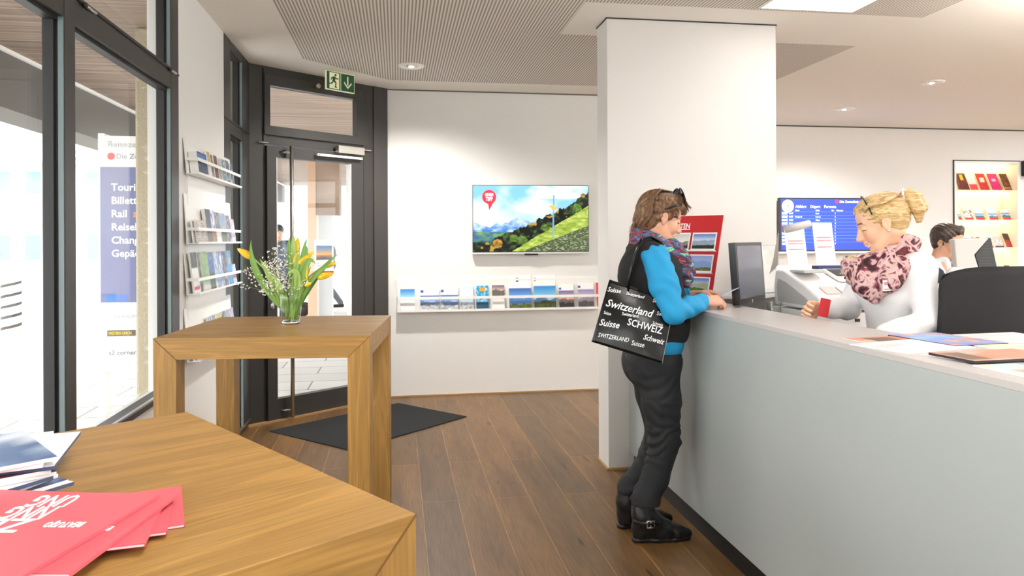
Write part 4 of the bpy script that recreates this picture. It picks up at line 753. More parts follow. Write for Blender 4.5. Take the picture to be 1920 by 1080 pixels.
sheet((1815, 678), (1905, 670), .25, .16, plain('aeb6bc', 'c8ced2', 95), .002, 'grey flyers lying under the thick dark edged magazine', 'flyer')
sheet((1828, 677), (1925, 672), .30, .16, plain('e0907a', 'f2b8a4', 96, sc=3, box=(.0, .3, .1, .9, '7a6858')), .007, 'thick dark edged magazine with salmon cover at the right', 'magazine', edge='202024', z=zc+.003)
sheet((1824, 684), (1925, 706), .297, .13, plain('bfe6e4', 'e8d8c0', 93, sc=3, box=(.3, .9, .3, .9, 'c8a888')), .004, 'turquoise magazine with a light brown picture at front right', 'magazine')
# ------------------------------------------------------------------ postcard board
bd = Vector((.63, -.78, 0)); up = Vector((.78*.156/.478, .63*.156/.478, 1)).normalized()
pbM = frameM(Vector((1.656, 3.73, zc))-bd*.36, bd, up); pb_ = thing('postcard_board', 'red slanting postcard display board standing on the counter by the pillar', 'display board', M=pbM)
M_PRED = mat('board_red', 'c8252c', .4)
MB().box((0, 0, -.006), (.36, .5, 0), M_PRED).build('board', pb_)
MB().box((.14, .02, -.16), (.22, .025, -.006), M_DARK).box((.14, .02, -.012), (.22, .34, -.006), M_DARK).build('prop', pb_)
text(MB(), 'KARTEN', .042, M_WHITET, Matrix.Translation((.04, .425, .001)), bold=.02, squeeze=.8).box((.04, .417, .0005), (.17, .42, .0015), M_WHITET).build('board_title', pb_)
PCS = [land('c8c8c0', 'f0f0ea', '6a6a62', '3c3c36', 0, .5, 101), land('3c68b8', 'd8e4f4', '8898b0', '2c4030', 0, .55, 102), land('a0b8e0', 'e8ecf4', 'b8c8e0', 'a0a060', 0, .4, 103), land('88a8e0', 'a8bce8', '7f9fd8', '8a9040', 0, .6, 104), land('4060c0', 'c8d4f0', '7f9878', '5f8030', 0, .6, 105), land('4468c0', 'c8d0e8', 'a0a888', '5f9030', 0, .62, 106)]
LB = ['grey misty postcard at top left of the red board', 'postcard of snowy peaks over a lake, top right of the red board', 'pale postcard in the middle row left of the red board', 'blue lake postcard in the middle row right of the red board', 'alpine meadow postcard at bottom left of the red board', 'postcard of a hut on green meadow, bottom right of the red board']
for k in range(6):
    c_, r_ = k % 2, k//2; x, y = (.035, .195)[c_], (.295, .168, .04)[r_]
    MB().box((x-.008, y-.008, 0), (x+.152, y-.002, .014), M_WHITE).build('ledge', pb_)
    def bord(f): return lambda u, v: np.where(((u < .05) | (u > .95) | (v < .07) | (v > .93))[..., None], hexc('f6f6f6'), f(u, v))
    o = picture('postcard', .146, .102, bord(PCS[k]), 60, 44, pbM @ Matrix.Translation((x, y, .006)), thick=.004); tag(o, LB[k], 'postcard', 'postcards on the red board')
# ------------------------------------------------------------------ customer monitor
md = Vector((.705, .708, 0)); mn = Vector((.708, -.705, 0)); mo = thing('monitor', 'slim dark monitor facing the customers on the counter edge', 'monitor', (1.83, 3.72, 1.0))
MM = Matrix.Translation((-1.83, -3.72, -1.0)) @ frameM((1.684, 3.45, 1.118), md, (-.05, .05, 1))
m = MB().box((0, 0, -.035), (.42, .315, 0), M_BLACK, MM).box((.018, .03, 0), (.402, .298, .001), mat('screen_grey', '5f6270', .22), MM); m.build('display', mo, bevel=.004)
MB().box((.2, -.004, 0), (.206, .012, .0015), M_WHITE, MM @ Matrix.Translation((0, .006, 0))).build('logo', mo)
MB().tube([(-.03, 0, .0), (-.03, .0, .25)], .018, M_BLACK, 12).build('stand', mo); MB().lathe([(.0, 0), (.09, 0), (.09, .012), (.02, .018), (0, .018)], M_BLACK, 28, M=Matrix.Translation((-.01, 0, .001))).build('base', mo)
# drinking glass
gl = thing('drinking_glass', 'small glass of water standing on the desk behind the counter', 'glass', (1.905, 3.52, 1.001)); MB().lathe([(0, 0), (.031, 0), (.038, .125), (.0365, .125), (.030, .006), (0, .006)], gv, 28).build('tumbler', gl); MB().lathe([(0, .007), (.0295, .007), (.034, .075), (0, .075)], MATS['water'], 24).build('water', gl)
# acrylic sign holder + tent card
ah = thing('sign_holder', 'clear acrylic holder with a blank white sheet beside the dark monitor', 'holder', (2.24, 4.27, zc)); hd_ = Vector((.8, .55, 0)).normalized()
HM = frameM((0, 0, 0.004), hd_, (-.04, .07, 1)); MB().box((0, 0, -.003), (.21, .30, 0), M_CLEAR, HM).build('acrylic_front', ah); MB().box((.004, .004, -.006), (.206, .296, -.0035), M_PAPER, HM).build('sheet', ah); MB().box((0, -.0, 0), (.21, .003, -.08), M_CLEAR, HM).build('acrylic_foot', ah)
tc_ = MB(); tc_.prism([(0, 0), (.05, 0), (.012, .13)], 0, .003, mat('navy_card', '1b3a78', .5), frameM((2.455, 4.43, zc), (.9, .4, 0), (0, 0, 1))); tag(tc_.build('tent_card'), 'small navy triangular card standing at the end of the counter slab', 'card')
# ------------------------------------------------------------------ till
ti = thing('cash_register', 'white sloping cash register with dark display on the work desk', 'cash register', (1.99, 3.27, 1.001))
M_TW = mat('till_white', 'f1efee', .4); M_TG = mat('till_grey', 'bcbab8', .5)
XZ = Matrix(((0, 0, 1, 0), (1, 0, 0, 0), (0, 1, 0, 0), (0, 0, 0, 1)))   # prism axes: x->Y, y->Z, z->X
MB().prism([(0, .0), (.42, .0), (.42, .09), (0, .09)], 0, .46, M_TW, XZ).build('cash_drawer', ti, bevel=.006)
MB().box((.02, -.003, .012), (.44, 0, .016), M_DARK).box((.20, -.004, .045), (.225, 0, .06), M_DARK).build('drawer_lock', ti)
MB().prism([(-.005, .10), (.40, .10), (.41, .20), (.39, .285), (.31, .285), (.12, .225), (-.02, .165), (-.02, .12)], .0, .44, M_TW, XZ).build('housing', ti, bevel=.012, seg=3)
MB().prism([(.03, .12), (.36, .12), (.375, .20), (.36, .24), (.28, .225), (.10, .16)], -.0025, .0, M_TG, XZ).build('side_panel', ti, bevel=.002)
sl = frameM((.20, .125, .232), (1, 0, 0), (0, .19, .06)); MB().box((0, 0, 0), (.2, .16, .012), M_TW, sl).box((.015, .045, .012), (.185, .15, .014), M_DARK, sl).box((.05, .075, .014), (.15, .085, .015), mat('display_green', 'b8d24a', .4, emit=.4), sl).build('display', ti, bevel=.002)
kp = MB(); s2 = frameM((.03, .0, .176), (1, 0, 0), (0, .14, .06))
for i in range(3): MB().box((.03+.085*i, .01, .0), (.10+.085*i, .085, .004), (mat('keys_pink', 'eac8c6', .5), mat('keys_grey', 'd4d4d6', .5), mat('keys_blue', 'cfdfe6', .5))[i], s2).build('keypad', ti)
MB().box((.03, .16, .275), (.15, .3, .288), M_TG).build('receipt_cover', ti, bevel=.004)
MB().tube([(.25, .135, .252), (.31, .16, .262)], .004, mat('pen_blue', '2c48b0', .4), 8).ball((.235, .13, .25), .007, M_DARK, 5).build('pen', ti)
# timetable leaflets in an acrylic holder
lh = thing('leaflet_holder', 'clear leaflet holder with two printed timetables above the cash register', 'holder', (2.30, 3.86, 1.001))
MB().tube([(.12, .06, 0), (.12, .06, .29)], .016, M_CLEAR, 12).box((-.02, -.04, 0), (.26, .14, .008), M_CLEAR).build('stand', lh); MB().box((.05, -.02, .275), (.25, .05, .295), mat('navy_plate', '2a3868', .5)).build('plate', lh)
def tl(u, v): return lines('f0eff0', 'b4b4b8', 26)(u, v)
def tl2(u, v):
    c = lines('f1f0f0', 'c0c0c4', 26)(u, v)
    for y in (.66, .58, .42): c = np.where(((np.abs(v-y) < .012) & (u > .12) & (u < .88))[..., None], hexc('b84a50'), c)
    return c
for x, z, h, fn, lab, w in ((-.13, .30, .215, tl2, 'left timetable leaflet with red stripes in the clear holder', .125), (.045, .30, .245, tl2, 'right taller timetable leaflet with red stripes in the clear holder', .125)):
    o = picture('leaflet', w, h, fn, 20, 40, frameM((2.30+x, 3.85, 1.0+z), (1, .05, 0), (.08, .18, 1)), thick=.003); tag(o, lab, 'leaflet', 'timetables in the clear holder')
rl = MB().tube([(-.13, .03, .50), (.03, .04, .535)], .022, M_TG, 14); rl.build('rolled_sheet', lh)
cb_ = MB()
for k in range(9): cb_.tube([(-.17-.006*k, .03, .30-.006*k), (-.15-.004*k, .06, .48-.02*k)], .0022, M_TG, 6)
cb_.build('wire_pockets', lh)
# colourful picture cards behind the till
o = picture('picture_card', .26, .13, plain('5a4030', 'e0d070', 111, sc=9), 30, 16, frameM((2.62, 3.98, 1.22), (1, .1, 0), (0, .15, 1)), thick=.02); tag(o, 'colourful food picture card leaning behind the cash register', 'card')
pm_ = MB().prism([(0, 0), (.24, -.02), (.24, .12), (.1, .16)], -.02, 0, mat('maroon', '4c2228', .4), frameM((2.60, 3.9, 1.08), (1, .0, 0), (0, .15, 1))).prism([(0, 0), (.1, .16), (.14, .15), (.05, 0)], 0, .002, M_PRED, frameM((2.60, 3.9, 1.08), (1, .0, 0), (0, .15, 1))); tag(pm_.build('folder'), 'dark maroon folder with a red flap behind the cash register', 'folder')
bx = MB().box((2.66, 3.80, 1.001), (2.80, 3.87, 1.16), mat('ochre_box', 'd8a030', .5)); tag(bx.build('carton', bevel=.002), 'ochre carton standing behind the cash register', 'box')
st = MB().box((2.62, 3.93, 1.001), (2.86, 4.07, 1.05), M_TG); tag(st.build('document_tray'), 'grey document tray under the picture cards behind the till', 'tray')
# ------------------------------------------------------------------ black office chair
oc = thing('office_chair', 'high black fabric office chair seen from behind at the counter', 'chair', (2.44, 2.93, 0))
M_FAB = mat('chair_fabric', '2a282a', .9, bump=(500, .2)); vs, fs = [], []; n1, n2 = 18, 16; W2 = .30
for side in (0, 1):
    for j in range(n2+1):
        v = j/n2
        for i in range(n1+1):
            u = -1+2*i/n1; hw = W2*(.93+.07*math.sin(PI*min(1, v*1.2)))*(1 if v < .85 else (1-((v-.85)/.15)**2*.10)); zz = .70+.635*v-(.035*abs(u)**4 if j == n2 else .02*abs(u)**5*v)
            yy = -.30+.055*u*u-.02*math.sin(PI*v)+(.035*(1-abs(u)**6)*(1-abs(2*v-1)**8) if side else 0); vs.append((u*hw, yy, zz))
q = (n1+1)*(n2+1)
for s_ in (0, 1):
    for j in range(n2):
        for i in range(n1): a = s_*q+j*(n1+1)+i; fs.append((a, a+1, a+n1+2, a+n1+1) if s_ else (a, a+n1+1, a+n1+2, a+1))
for i in range(n1): fs += [(i, i+1, q+i+1, q+i), (n2*(n1+1)+i+1, n2*(n1+1)+i, q+n2*(n1+1)+i, q+n2*(n1+1)+i+1)]
for j in range(n2): a = j*(n1+1); b = a+n1; fs += [(a+n1+1, a, q+a, q+a+n1+1), (b, b+n1+1, q+b+n1+1, q+b)]
MB().add(vs, fs, M_FAB, None, True).build('backrest', oc)
MB().box((-.24, -.22, .62), (.24, .24, .69), M_FAB).build('seat', oc, bevel=.03, seg=4); MB().box((-.03, -.31, .60), (.03, -.27, .85), M_BLACK).box((-.03, -.31, .58), (.03, .05, .60), M_BLACK).build('back_bracket', oc)
MB().tube([(0, 0, .10), (0, 0, .62)], .028, M_BLACK, 16).build('gas_column', oc); MB().lathe([(.2, .34), (.212, .33), (.2, .32), (.195, .33)], M_STEEL, 32).build('foot_ring', oc)
for k in range(5):
    a = 2*PI*k/5+.3; c_, s_ = math.cos(a), math.sin(a); l_ = MB().tube([(0, 0, .11), (.29*c_, .29*s_, .07)], [.03, .018], M_BLACK, 10).build('leg', oc); MB().ball((.29*c_, .29*s_, .03), (.028, .028, .03), M_BLACK, 8).build('castor', l_)
# ------------------------------------------------------------------ far desk
fd = thing('back_office_desk', 'grey high desk where the man in the navy vest works', 'desk', (3.2, 4.02, 0))
MB().box((0, 0, 1.085), (1.6, .36, 1.148), mat('desk_edge', 'cfcdca', .4)).build('desktop', fd, bevel=.003); MB().box((.04, .06, 0), (.10, .34, 1.085), M_DARK).box((1.5, .06, 0), (1.56, .34, 1.085), M_DARK).box((.1, .04, .2), (1.5, .06, 1.085), M_DARK).build('side_panel', fd)
dc = thing('drawer_cabinet', 'low grey cabinet behind the blonde woman', 'cabinet', (2.72, 3.5, 0)); MB().box((0, 0, 0), (.42, .5, .95), M_DESK).build('body', dc, bevel=.003)
for k in range(3): d_ = MB().box((.01, -.012, .05+.3*k), (.41, 0, .33+.3*k), mat('drawer_front', 'c4c2bf', .4)).build('drawer', dc); MB().box((.15, -.024, .25+.3*k), (.27, -.012, .262+.3*k), M_STEEL).build('handle', d_)
m2 = thing('monitor', 'light grey monitor seen from behind in front of the seated man', 'monitor', (onY(1789, 452, 4.15).x, 4.15, 1.149))
M_MG = mat('monitor_grey', 'b9b6b3', .4)
XZf = Matrix(((1, 0, 0, 0), (0, 0, -1, 0), (0, 1, 0, 0), (0, 0, 0, 1)))   # prism axes: x->X, y->Z, z->-Y
MB().prism([(.02, .09), (.18, .09), (.145, .195), (.25, .30), (0, .295)], -.04, 0, M_MG, XZf).build('rear_shell', m2, bevel=.006)
MB().prism([(.187, .09), (.315, .09), (.268, .30), (.256, .302), (.152, .195)], -.05, -.005, mat('monitor_black', '26282a', .5), XZf).build('side_grille', m2, bevel=.004)
for k in range(9): MB().box((.175+.002*k, .003, .115+.019*k), (.262-.002*k, .006, .121+.019*k), M_FRAME).build('vent_rib', m2)
MB().box((.04, .05, .06), (.29, .065, .29), M_BLACK).build('screen_bezel', m2); MB().tube([(.12, .06, .01), (.12, .06, .12)], .03, M_MG, 12).build('stand', m2); MB().lathe([(0, 0), (.11, 0), (.11, .012), (0, .02)], M_MG, 24, M=Matrix.Translation((.12, .07, 0))).build('base', m2)
pr = thing('receipt_printer', 'small white and black desk device before the grey monitor', 'printer', (3.62, 4.05, 1.149)); MB().box((-.02, 0, 0), (.12, .1, .075), M_WHITE).build('body', pr, bevel=.01); MB().box((.06, -.012, .02), (.09, 0, .075), M_BLACK).build('card_slot', pr)
tp = thing('paper_roll', 'white roll of paper beside the black office chair', 'paper roll', (3.44, 4.08, 1.149)); MB().tube([(0, 0, .06), (0, .05, .06)], .06, mat('roll_white', 'dcdad8', .6), 28).build('roll', tp); MB().tube([(0, -.002, .06), (0, 0, .06)], .022, M_DARK, 16).build('core', tp)
# ================================================================== FIGURES: smooth-blended solids meshed into one surface
def V(*a): return Vector(a)
class Sdf:
    def __init__(s): s.p = []
    def cap(s, a, b, ra, rb=None, k=.02, flat=None):
        s.p.append(('c', np.array(a, float), np.array(b, float), ra, ra if rb is None else rb, k, flat)); return s
    def chain(s, pts, rs, k=.02):
        for i in range(len(pts)-1): s.cap(pts[i], pts[i+1], rs[i], rs[i+1], k)
        return s
    def ell(s, c, r, M=None, k=.02, neg=False):
        M = np.array(M.to_3x3() if M is not None else Matrix.Identity(3)); s.p.append(('n' if neg else 'e', np.array(c, float), np.array(r, float), M, None, k, None)); return s
    def halfcut(s, o, n, k=.004): s.p.append(('h', np.array(o, float), np.array(n, float), None, None, k, None)); return s
def axis_arr(lo, hi, res, fine):
    out = [lo]; 
    while out[-1] < hi:
        x = out[-1]; r = res
        for a, b, fr in fine:
            if a-res <= x <= b: r = min(r, fr)
        out.append(x+r)
    return np.array(out)
def sdf_mesh(name, S, res, parent, m, fine=None, colfn=None, disp=None, org=(0, 0, 0), smooth=1):
    lo = np.full(3, 1e9); hi = -lo; bbs = []
    for t, a, b, ra, rb, k, fl in S.p:
        if t == 'c': r = max(ra, rb); l, h = np.minimum(a, b)-r, np.maximum(a, b)+r
        elif t in 'en': r = max(b); l, h = a-r, a+r
        else: l, h = None, None
        bbs.append((l, h))
        if t in 'ce': lo = np.minimum(lo, l); hi = np.maximum(hi, h)
    lo -= 2.5*res; hi += 2.5*res; fine = fine or [[], [], []]
    ax = [axis_arr(lo[i], hi[i], res, fine[i]) for i in range(3)]; Fd = np.full([len(a) for a in ax], 1.0, np.float32)
    for (t, a, b, ra, rb, k, fl), (l, h) in zip(S.p, bbs):
        if l is None: sl = [slice(0, len(x)) for x in ax]
        else:
            mg = k+2.2*res; sl = [slice(max(0, np.searchsorted(ax[i], l[i]-mg)-1), min(len(ax[i]), np.searchsorted(ax[i], h[i]+mg)+1)) for i in range(3)]
        X, Y, Z = np.meshgrid(*[ax[i][sl[i]].astype(np.float32) for i in range(3)], indexing='ij'); G = Fd[tuple(sl)]
        if t == 'c':
            d = b-a; L2 = max(float(d @ d), 1e-9); q = np.clip(((X-a[0])*d[0]+(Y-a[1])*d[1]+(Z-a[2])*d[2])/L2, 0, 1)
            D = np.sqrt((X-a[0]-q*d[0])**2+(Y-a[1]-q*d[1])**2+(Z-a[2]-q*d[2])**2)-(ra+(rb-ra)*q)
        elif t in 'en':
            M = ra; P = [X-a[0], Y-a[1], Z-a[2]]; Q = [sum(M[j][i]*P[j] for j in range(3)) for i in range(3)]
            k0 = np.sqrt(sum((Q[i]/b[i])**2 for i in range(3)))+1e-6; k1 = np.sqrt(sum((Q[i]/b[i]**2)**2 for i in range(3)))+1e-6; D = k0*(k0-1)/k1
        else: D = (X-a[0])*b[0]+(Y-a[1])*b[1]+(Z-a[2])*b[2]
        if t in 'ce': hh = np.clip(.5+.5*(G-D)/k, 0, 1); G[...] = G*(1-hh)+D*hh-k*hh*(1-hh)
        else:
            if t == 'n': D = -D
            hh = np.clip(.5-.5*(G-D)/k, 0, 1); G[...] = G*(1-hh)+D*hh+k*hh*(1-hh)
    ins = Fd < 0; c = np.zeros([n-1 for n in Fd.shape], np.int8)
    for i in (0, 1):
        for j in (0, 1):
            for k in (0, 1): c += ins[i:i+c.shape[0], j:j+c.shape[1], k:k+c.shape[2]]
    act = (c > 0) & (c < 8); I = np.argwhere(act); idx = np.full(act.shape, -1, np.int64); idx[act] = np.arange(len(I))
    pos = np.zeros((len(I), 3)); cnt = np.zeros(len(I)); A0 = [ax[i] for i in range(3)]
    for d in range(3):
        o1, o2 = [(1, 2), (0, 2), (0, 1)][d]
        for e in ((0, 0), (0, 1), (1, 0), (1, 1)):
            s_ = I.copy(); s_[:, o1] += e[0]; s_[:, o2] += e[1]; t_ = s_.copy(); t_[:, d] += 1
            f0 = Fd[s_[:, 0], s_[:, 1], s_[:, 2]]; f1 = Fd[t_[:, 0], t_[:, 1], t_[:, 2]]; cr = (f0 < 0) != (f1 < 0); q = np.where(cr, f0/(f0-f1+1e-12), 0)
            p = np.stack([A0[i][s_[:, i]] for i in range(3)], 1); p1 = A0[d][t_[:, d]]; p[:, d] = p[:, d]+(p1-p[:, d])*q; pos[cr] += p[cr]; cnt[cr] += 1
    pos /= cnt[:, None]; quads = []
    for d in range(3):
        o1, o2 = [(1, 2), (2, 0), (0, 1)][d]
        sh = [slice(1, -1)]*3; sh[d] = slice(0, -1); a_ = ins[tuple(sh)]; s1 = list(sh); s1[d] = slice(1, None); b_ = ins[tuple(s1)]
        E = np.argwhere(a_ != b_)+1; E[:, d] -= 1; fl_ = ins[E[:, 0], E[:, 1], E[:, 2]]
        def cell(x, y): q = E.copy(); q[:, o1] -= x; q[:, o2] -= y; return idx[q[:, 0], q[:, 1], q[:, 2]]
        Q = np.stack([cell(1, 1), cell(0, 1), cell(0, 0), cell(1, 0)], 1); Q[~fl_] = Q[~fl_][:, ::-1]; quads.append(Q)
    Q = np.concatenate(quads); Q = Q[(Q >= 0).all(1)]
    def normals():
        n = np.zeros_like(pos); fn_ = np.cross(pos[Q[:, 2]]-pos[Q[:, 0]], pos[Q[:, 3]]-pos[Q[:, 1]])
        for i in range(4): np.add.at(n, Q[:, i], fn_)
        return n/(np.linalg.norm(n, axis=1, keepdims=True)+1e-12)
    for _ in range(smooth):
        acc = np.zeros_like(pos); ct = np.zeros(len(pos))
        for i in range(4): np.add.at(acc, Q[:, i], pos[Q[:, (i+1) % 4]]); np.add.at(acc, Q[:, i], pos[Q[:, (i+3) % 4]]); np.add.at(ct, Q[:, i], 2)
        pos = pos*.5+.5*acc/np.maximum(ct, 1)[:, None]
    if disp is not None: nr = normals(); pos = pos+nr*disp(pos, nr)[:, None]
    me = bpy.data.meshes.new(name); col = colfn(pos) if colfn else None
    vv = (pos-np.array(org)).astype(np.float32); me.vertices.add(len(vv)); me.vertices.foreach_set('co', vv.ravel())
    me.loops.add(Q.size); me.loops.foreach_set('vertex_index', Q.ravel().astype(np.int32)); me.polygons.add(len(Q)); me.polygons.foreach_set('loop_start', np.arange(0, Q.size, 4, dtype=np.int32)); me.polygons.foreach_set('loop_total', np.full(len(Q), 4, np.int32)); me.polygons.foreach_set('use_smooth', np.ones(len(Q), bool)); me.update(); me.validate()
    if col is not None:
        ca = me.color_attributes.new('Col', 'FLOAT_COLOR', 'POINT'); arr = np.ones((len(me.vertices), 4), np.float32); arr[:, :3] = s2l(col[:len(me.vertices)]); ca.data.foreach_set('color', arr.ravel())
    me.materials.append(m); return link(name, me, parent)
def fold(amp, f, seed=0, dirv=(0, 0, 1), base=.4):
    d = np.array(dirv, float)/np.linalg.norm(dirv)
    def g(P, nr):
        t = P @ d; w = fbm(P[:, 0]*7+seed, P[:, 1]*7+P[:, 2]*5, seed, 2); v = np.sin(t*f+w*9)
        return amp*(v*np.clip((fbm(P[:, 2]*6+seed, P[:, 0]*6+P[:, 1]*6, seed+5, 2)-base)*3, 0, 1))
    return g
# head frame: x forward, y left, z up
def headM(c, fwd, pitch, s=1.0, roll=0):
    f = Vector((fwd[0], fwd[1], 0)).normalized(); l = Vector((-f.y, f.x, 0)); M = Matrix(((f.x, l.x, 0, c[0]), (f.y, l.y, 0, c[1]), (0, 0, 1, c[2]), (0, 0, 0, 1)))
    return M @ Matrix.Rotation(math.radians(pitch), 4, 'Y') @ Matrix.Rotation(math.radians(roll), 4, 'X') @ Matrix.Scale(s, 4)
def head(S, M, male=0):
    s = M.to_scale()[0]; T = lambda *a: tuple(M @ Vector(a)); R3 = M.to_3x3().normalized()
    def E(c, r, k=.02, rot=None, neg=False): S.ell(T(*c), [x*s for x in r], (R3 @ rot) if rot is not None else R3, k*s, neg)
    E((-.012, 0, .038), (.097, .075, .082), .02); E((.03, 0, .045), (.056, .06, .058), .025); E((.034, 0, -.022), (.056, .055, .068), .025); E((.034, 0, -.072), (.05, .045+.005*male, .038), .02)
    S.cap(T(-.005, .045, -.045), T(.05, .025, -.092), .022*s, .02*s, .02); S.cap(T(-.005, -.045, -.045), T(.05, -.025, -.092), .022*s, .02*s, .02)
    E((.073, 0, -.098), (.018, .02, .017), .018)
    for y in (-1, 1):
        E((.060, y*.034, -.032), (.024, .021, .026), .02); E((.094, y*.031, .004), (.013, .018, .011), .012, neg=True); E((.0755, y*.031, .003), (.0145, .0155, .0135), .004)
        S.cap(T(.089, y*.012, .024), T(.070, y*.046, .027), .0075*s, .0065*s, .012)
        rot = Matrix.Rotation(math.radians(-14), 3, 'Y'); E((-.008, y*.074, -.006), (.018, .0075, .031), .006, rot); E((-.004, y*.083, -.004), (.008, .007, .016), .005, rot, True); E((-.003, y*.073, -.034), (.008, .006, .009), .004)
    S.cap(T(.080, 0, .008), T(.090, 0, -.034), .011*s, .016*s, .010); S.cap(T(.088, 0, .014), T(.113, 0, -.032), .0078*s, .0108*s, .010); E((.104, 0, -.037), (.012, .015, .009), .006)
    S.cap(T(.092, -.02, -.063), T(.092, .02, -.063), .0058*s, None, .006); S.cap(T(.089, -.018, -.074), T(.089, .018, -.074), .0065*s, None, .006); S.cap(T(.088, 0, -.05), T(.094, 0, -.06), .009*s, None, .01)
def facecol(M, skin, brow, lip, smile=False, closed=True):
    Mi = np.array(M.inverted()); sk = hexc(skin); br = hexc(brow); lp = hexc(lip); rosy = np.clip(sk*np.array([1.0, .86, .84]), 0, 1)
    def fn(P):
        Q = P @ Mi[:3, :3].T+Mi[:3, 3]; x, y, z = Q.T; ay = np.abs(y); c = np.broadcast_to(sk, P.shape).copy()
        near = (x > -.12) & (x < .14) & (ay < .1) & (np.abs(z) < .14)
        ck = np.exp(-(((x-.07)/.03)**2+((ay-.036)/.02)**2+((z+.03)/.02)**2)); c = L(c, rosy, ck*.8*near)
        k = near & (x > .05) & (ay > .012) & (ay < .05) & (np.abs(z-.027+(ay-.012)*.0-.004*np.sin((ay-.012)*80)) < .0036); c[k] = br
        zz = .003-((ay-.031)/.016)**2*.005; k = near & (x > .06) & (ay > .016) & (ay < .047) & (np.abs(z-zz+.003) < .0022); c[k] = np.array([.12, .08, .07])
        if not closed: k = near & (x > .06) & ((ay-.031)**2/.012**2+(z-.002)**2/.005**2 < 1); c[k] = np.array([.25, .18, .14])
        w = .026 if smile else .021; zc_ = -.068+(ay/.024)**2*(.008 if smile else .003)
        k = near & (x > .06) & (ay < w) & (np.abs(z-zc_) < .0095*(1-(ay/w)**2*.6)); c[k] = lp
        if smile: k = near & (x > .06) & (ay < .0235) & (np.abs(z-zc_+.0002) < .0042*(1-(ay/.026)**2*.5)); c[k] = np.array([.97, .95, .92])
        else: k = near & (x > .07) & (ay < .02) & (np.abs(z-zc_) < .0012); c[k] = lp*.55
        return c
    return fn
def hand(S, w, f, n, thumb, curl=(15, 25, 20), sc=1.0, spread=.0, thumbin=.5):
    """w wrist, f pointing direction, n direction the palm faces, thumb = +1/-1 side along f x n"""
    w = Vector(w); f = Vector(f).normalized(); n = Vector(n); n = (n-f*n.dot(f)).normalized(); s = f.cross(n)*thumb
    ln = [(.040, .024, .020), (.044, .027, .021), (.040, .026, .020), (.032, .019, .018)]; of = (.028, .0095, -.009, -.027); kl = (.082, .085, .081, .074); rr = (.0082, .0085, .0082, .0073)
    for i in range(4):
        kn = w+f*kl[i]*sc+s*of[i]*sc; S.cap(w+s*of[i]*.55*sc+f*.008, kn, .0135*sc, .0105*sc, .010)
        d = (f+s*(.10*spread*(1.5-i))).normalized(); p = kn; a = 0
        for j in range(3):
            a += math.radians(curl[j] if not isinstance(curl[0], (tuple, list)) else curl[i][j]); dd = (d*math.cos(a)+n*math.sin(a)).normalized(); q = p+dd*ln[i][j]*sc
            S.cap(p, q, (rr[i]-.0007*j)*sc, (rr[i]-.0007*(j+1))*sc, .0035); p = q
    S.ell(w+f*.045*sc+n*.004, (.045*sc, .034*sc, .013*sc), Matrix((tuple(f), tuple(s), tuple(n))).transposed(), .008)
    t0 = w+f*.018*sc+s*.022*sc; t1 = t0+(f*.55+s*.6+n*.35*thumbin).normalized()*.040*sc; t2 = t1+(f*.85+s*.15+n*.5*thumbin).normalized()*.032*sc; t3 = t2+(f*.9-s*.1+n*.6*thumbin).normalized()*.026*sc
    S.chain([t0, t1, t2, t3], [.0125*sc, .0105*sc, .009*sc, .0078*sc], .006)
def limbs(S, J, leg=(.078, .052, .045, .034), arm=(.044, .037, .024), hipw=.15):
    for s in 'RL':
        if 'sh'+s in J: S.chain([J['sh'+s], J['el'+s]], [arm[0], arm[1]], .02); S.chain([J['el'+s], J['wr'+s]], [arm[1], arm[2]], .01)
        if 'hp'+s in J: a, b, c = J['hp'+s], J['kn'+s], J['an'+s]; S.chain([a, b], [leg[0], leg[1]], .03); cm = b.lerp(c, .3); S.chain([b, cm, c], [leg[1], leg[2]+.006, leg[3]], .02); S.cap(c, J['to'+s], leg[3]-.004, .016, .02)
    mh = (J['hpR']+J['hpL'])/2; ms = (J['shR']+J['shL'])/2; S.cap(J['shR'], J['shL'], arm[0]+.004, None, .04)
    side = (J['shL']-J['shR']).normalized(); up = (ms-mh).normalized(); fr = side.cross(up); M = Matrix((tuple(fr), tuple(side), tuple(up))).transposed()
    S.ell(ms-up*.10, (.095, .14, .16), M, .05); S.ell(ms.lerp(mh, .6), (.085, .125, .15), M, .05); S.ell(mh, (.095, hipw, .11), M, .05); S.chain([ms+up*.0, J['nk'], J['hd']], [.062, .05, .05], .03)
    return M
M_SKIN = attr_mat('skin', .5); M_SKIN.node_tree.nodes['Principled BSDF'].inputs['Subsurface Weight'].default_value = .08; M_SKIN.node_tree.nodes['Principled BSDF'].inputs['Subsurface Radius'].default_value = (.02, .008, .004)
def cloth(name, c, rough=.8, wv=600, b=.1, **k): return mat(name, c, rough, bump=(wv, b), **k)
def hair_mat(name, c0, c1, c2, sc=(60, 60, 9)):
    m = mat(name, c1, .45, spec=.5); nt = m.node_tree; p = nt.nodes['Principled BSDF']; tc = N(nt, 'ShaderNodeTexCoord'); mp = N(nt, 'ShaderNodeMapping'); mp.inputs['Scale'].default_value = sc; nt.links.new(tc.outputs['Object'], mp.inputs[0])
    n = N(nt, 'ShaderNodeTexNoise', Scale=1, Detail=4, Distortion=1.2); nt.links.new(mp.outputs[0], n.inputs['Vector']); r = ramp(nt, [(.3, c0), (.5, c1), (.68, c2)]); nt.links.new(n.outputs['Fac'], r.inputs[0]); nt.links.new(r.outputs[0], p.inputs['Base Color'])
    b = N(nt, 'ShaderNodeBump', Strength=.5, Distance=.004); nt.links.new(n.outputs['Fac'], b.inputs['Height']); nt.links.new(b.outputs['Normal'], p.inputs['Normal']); return m
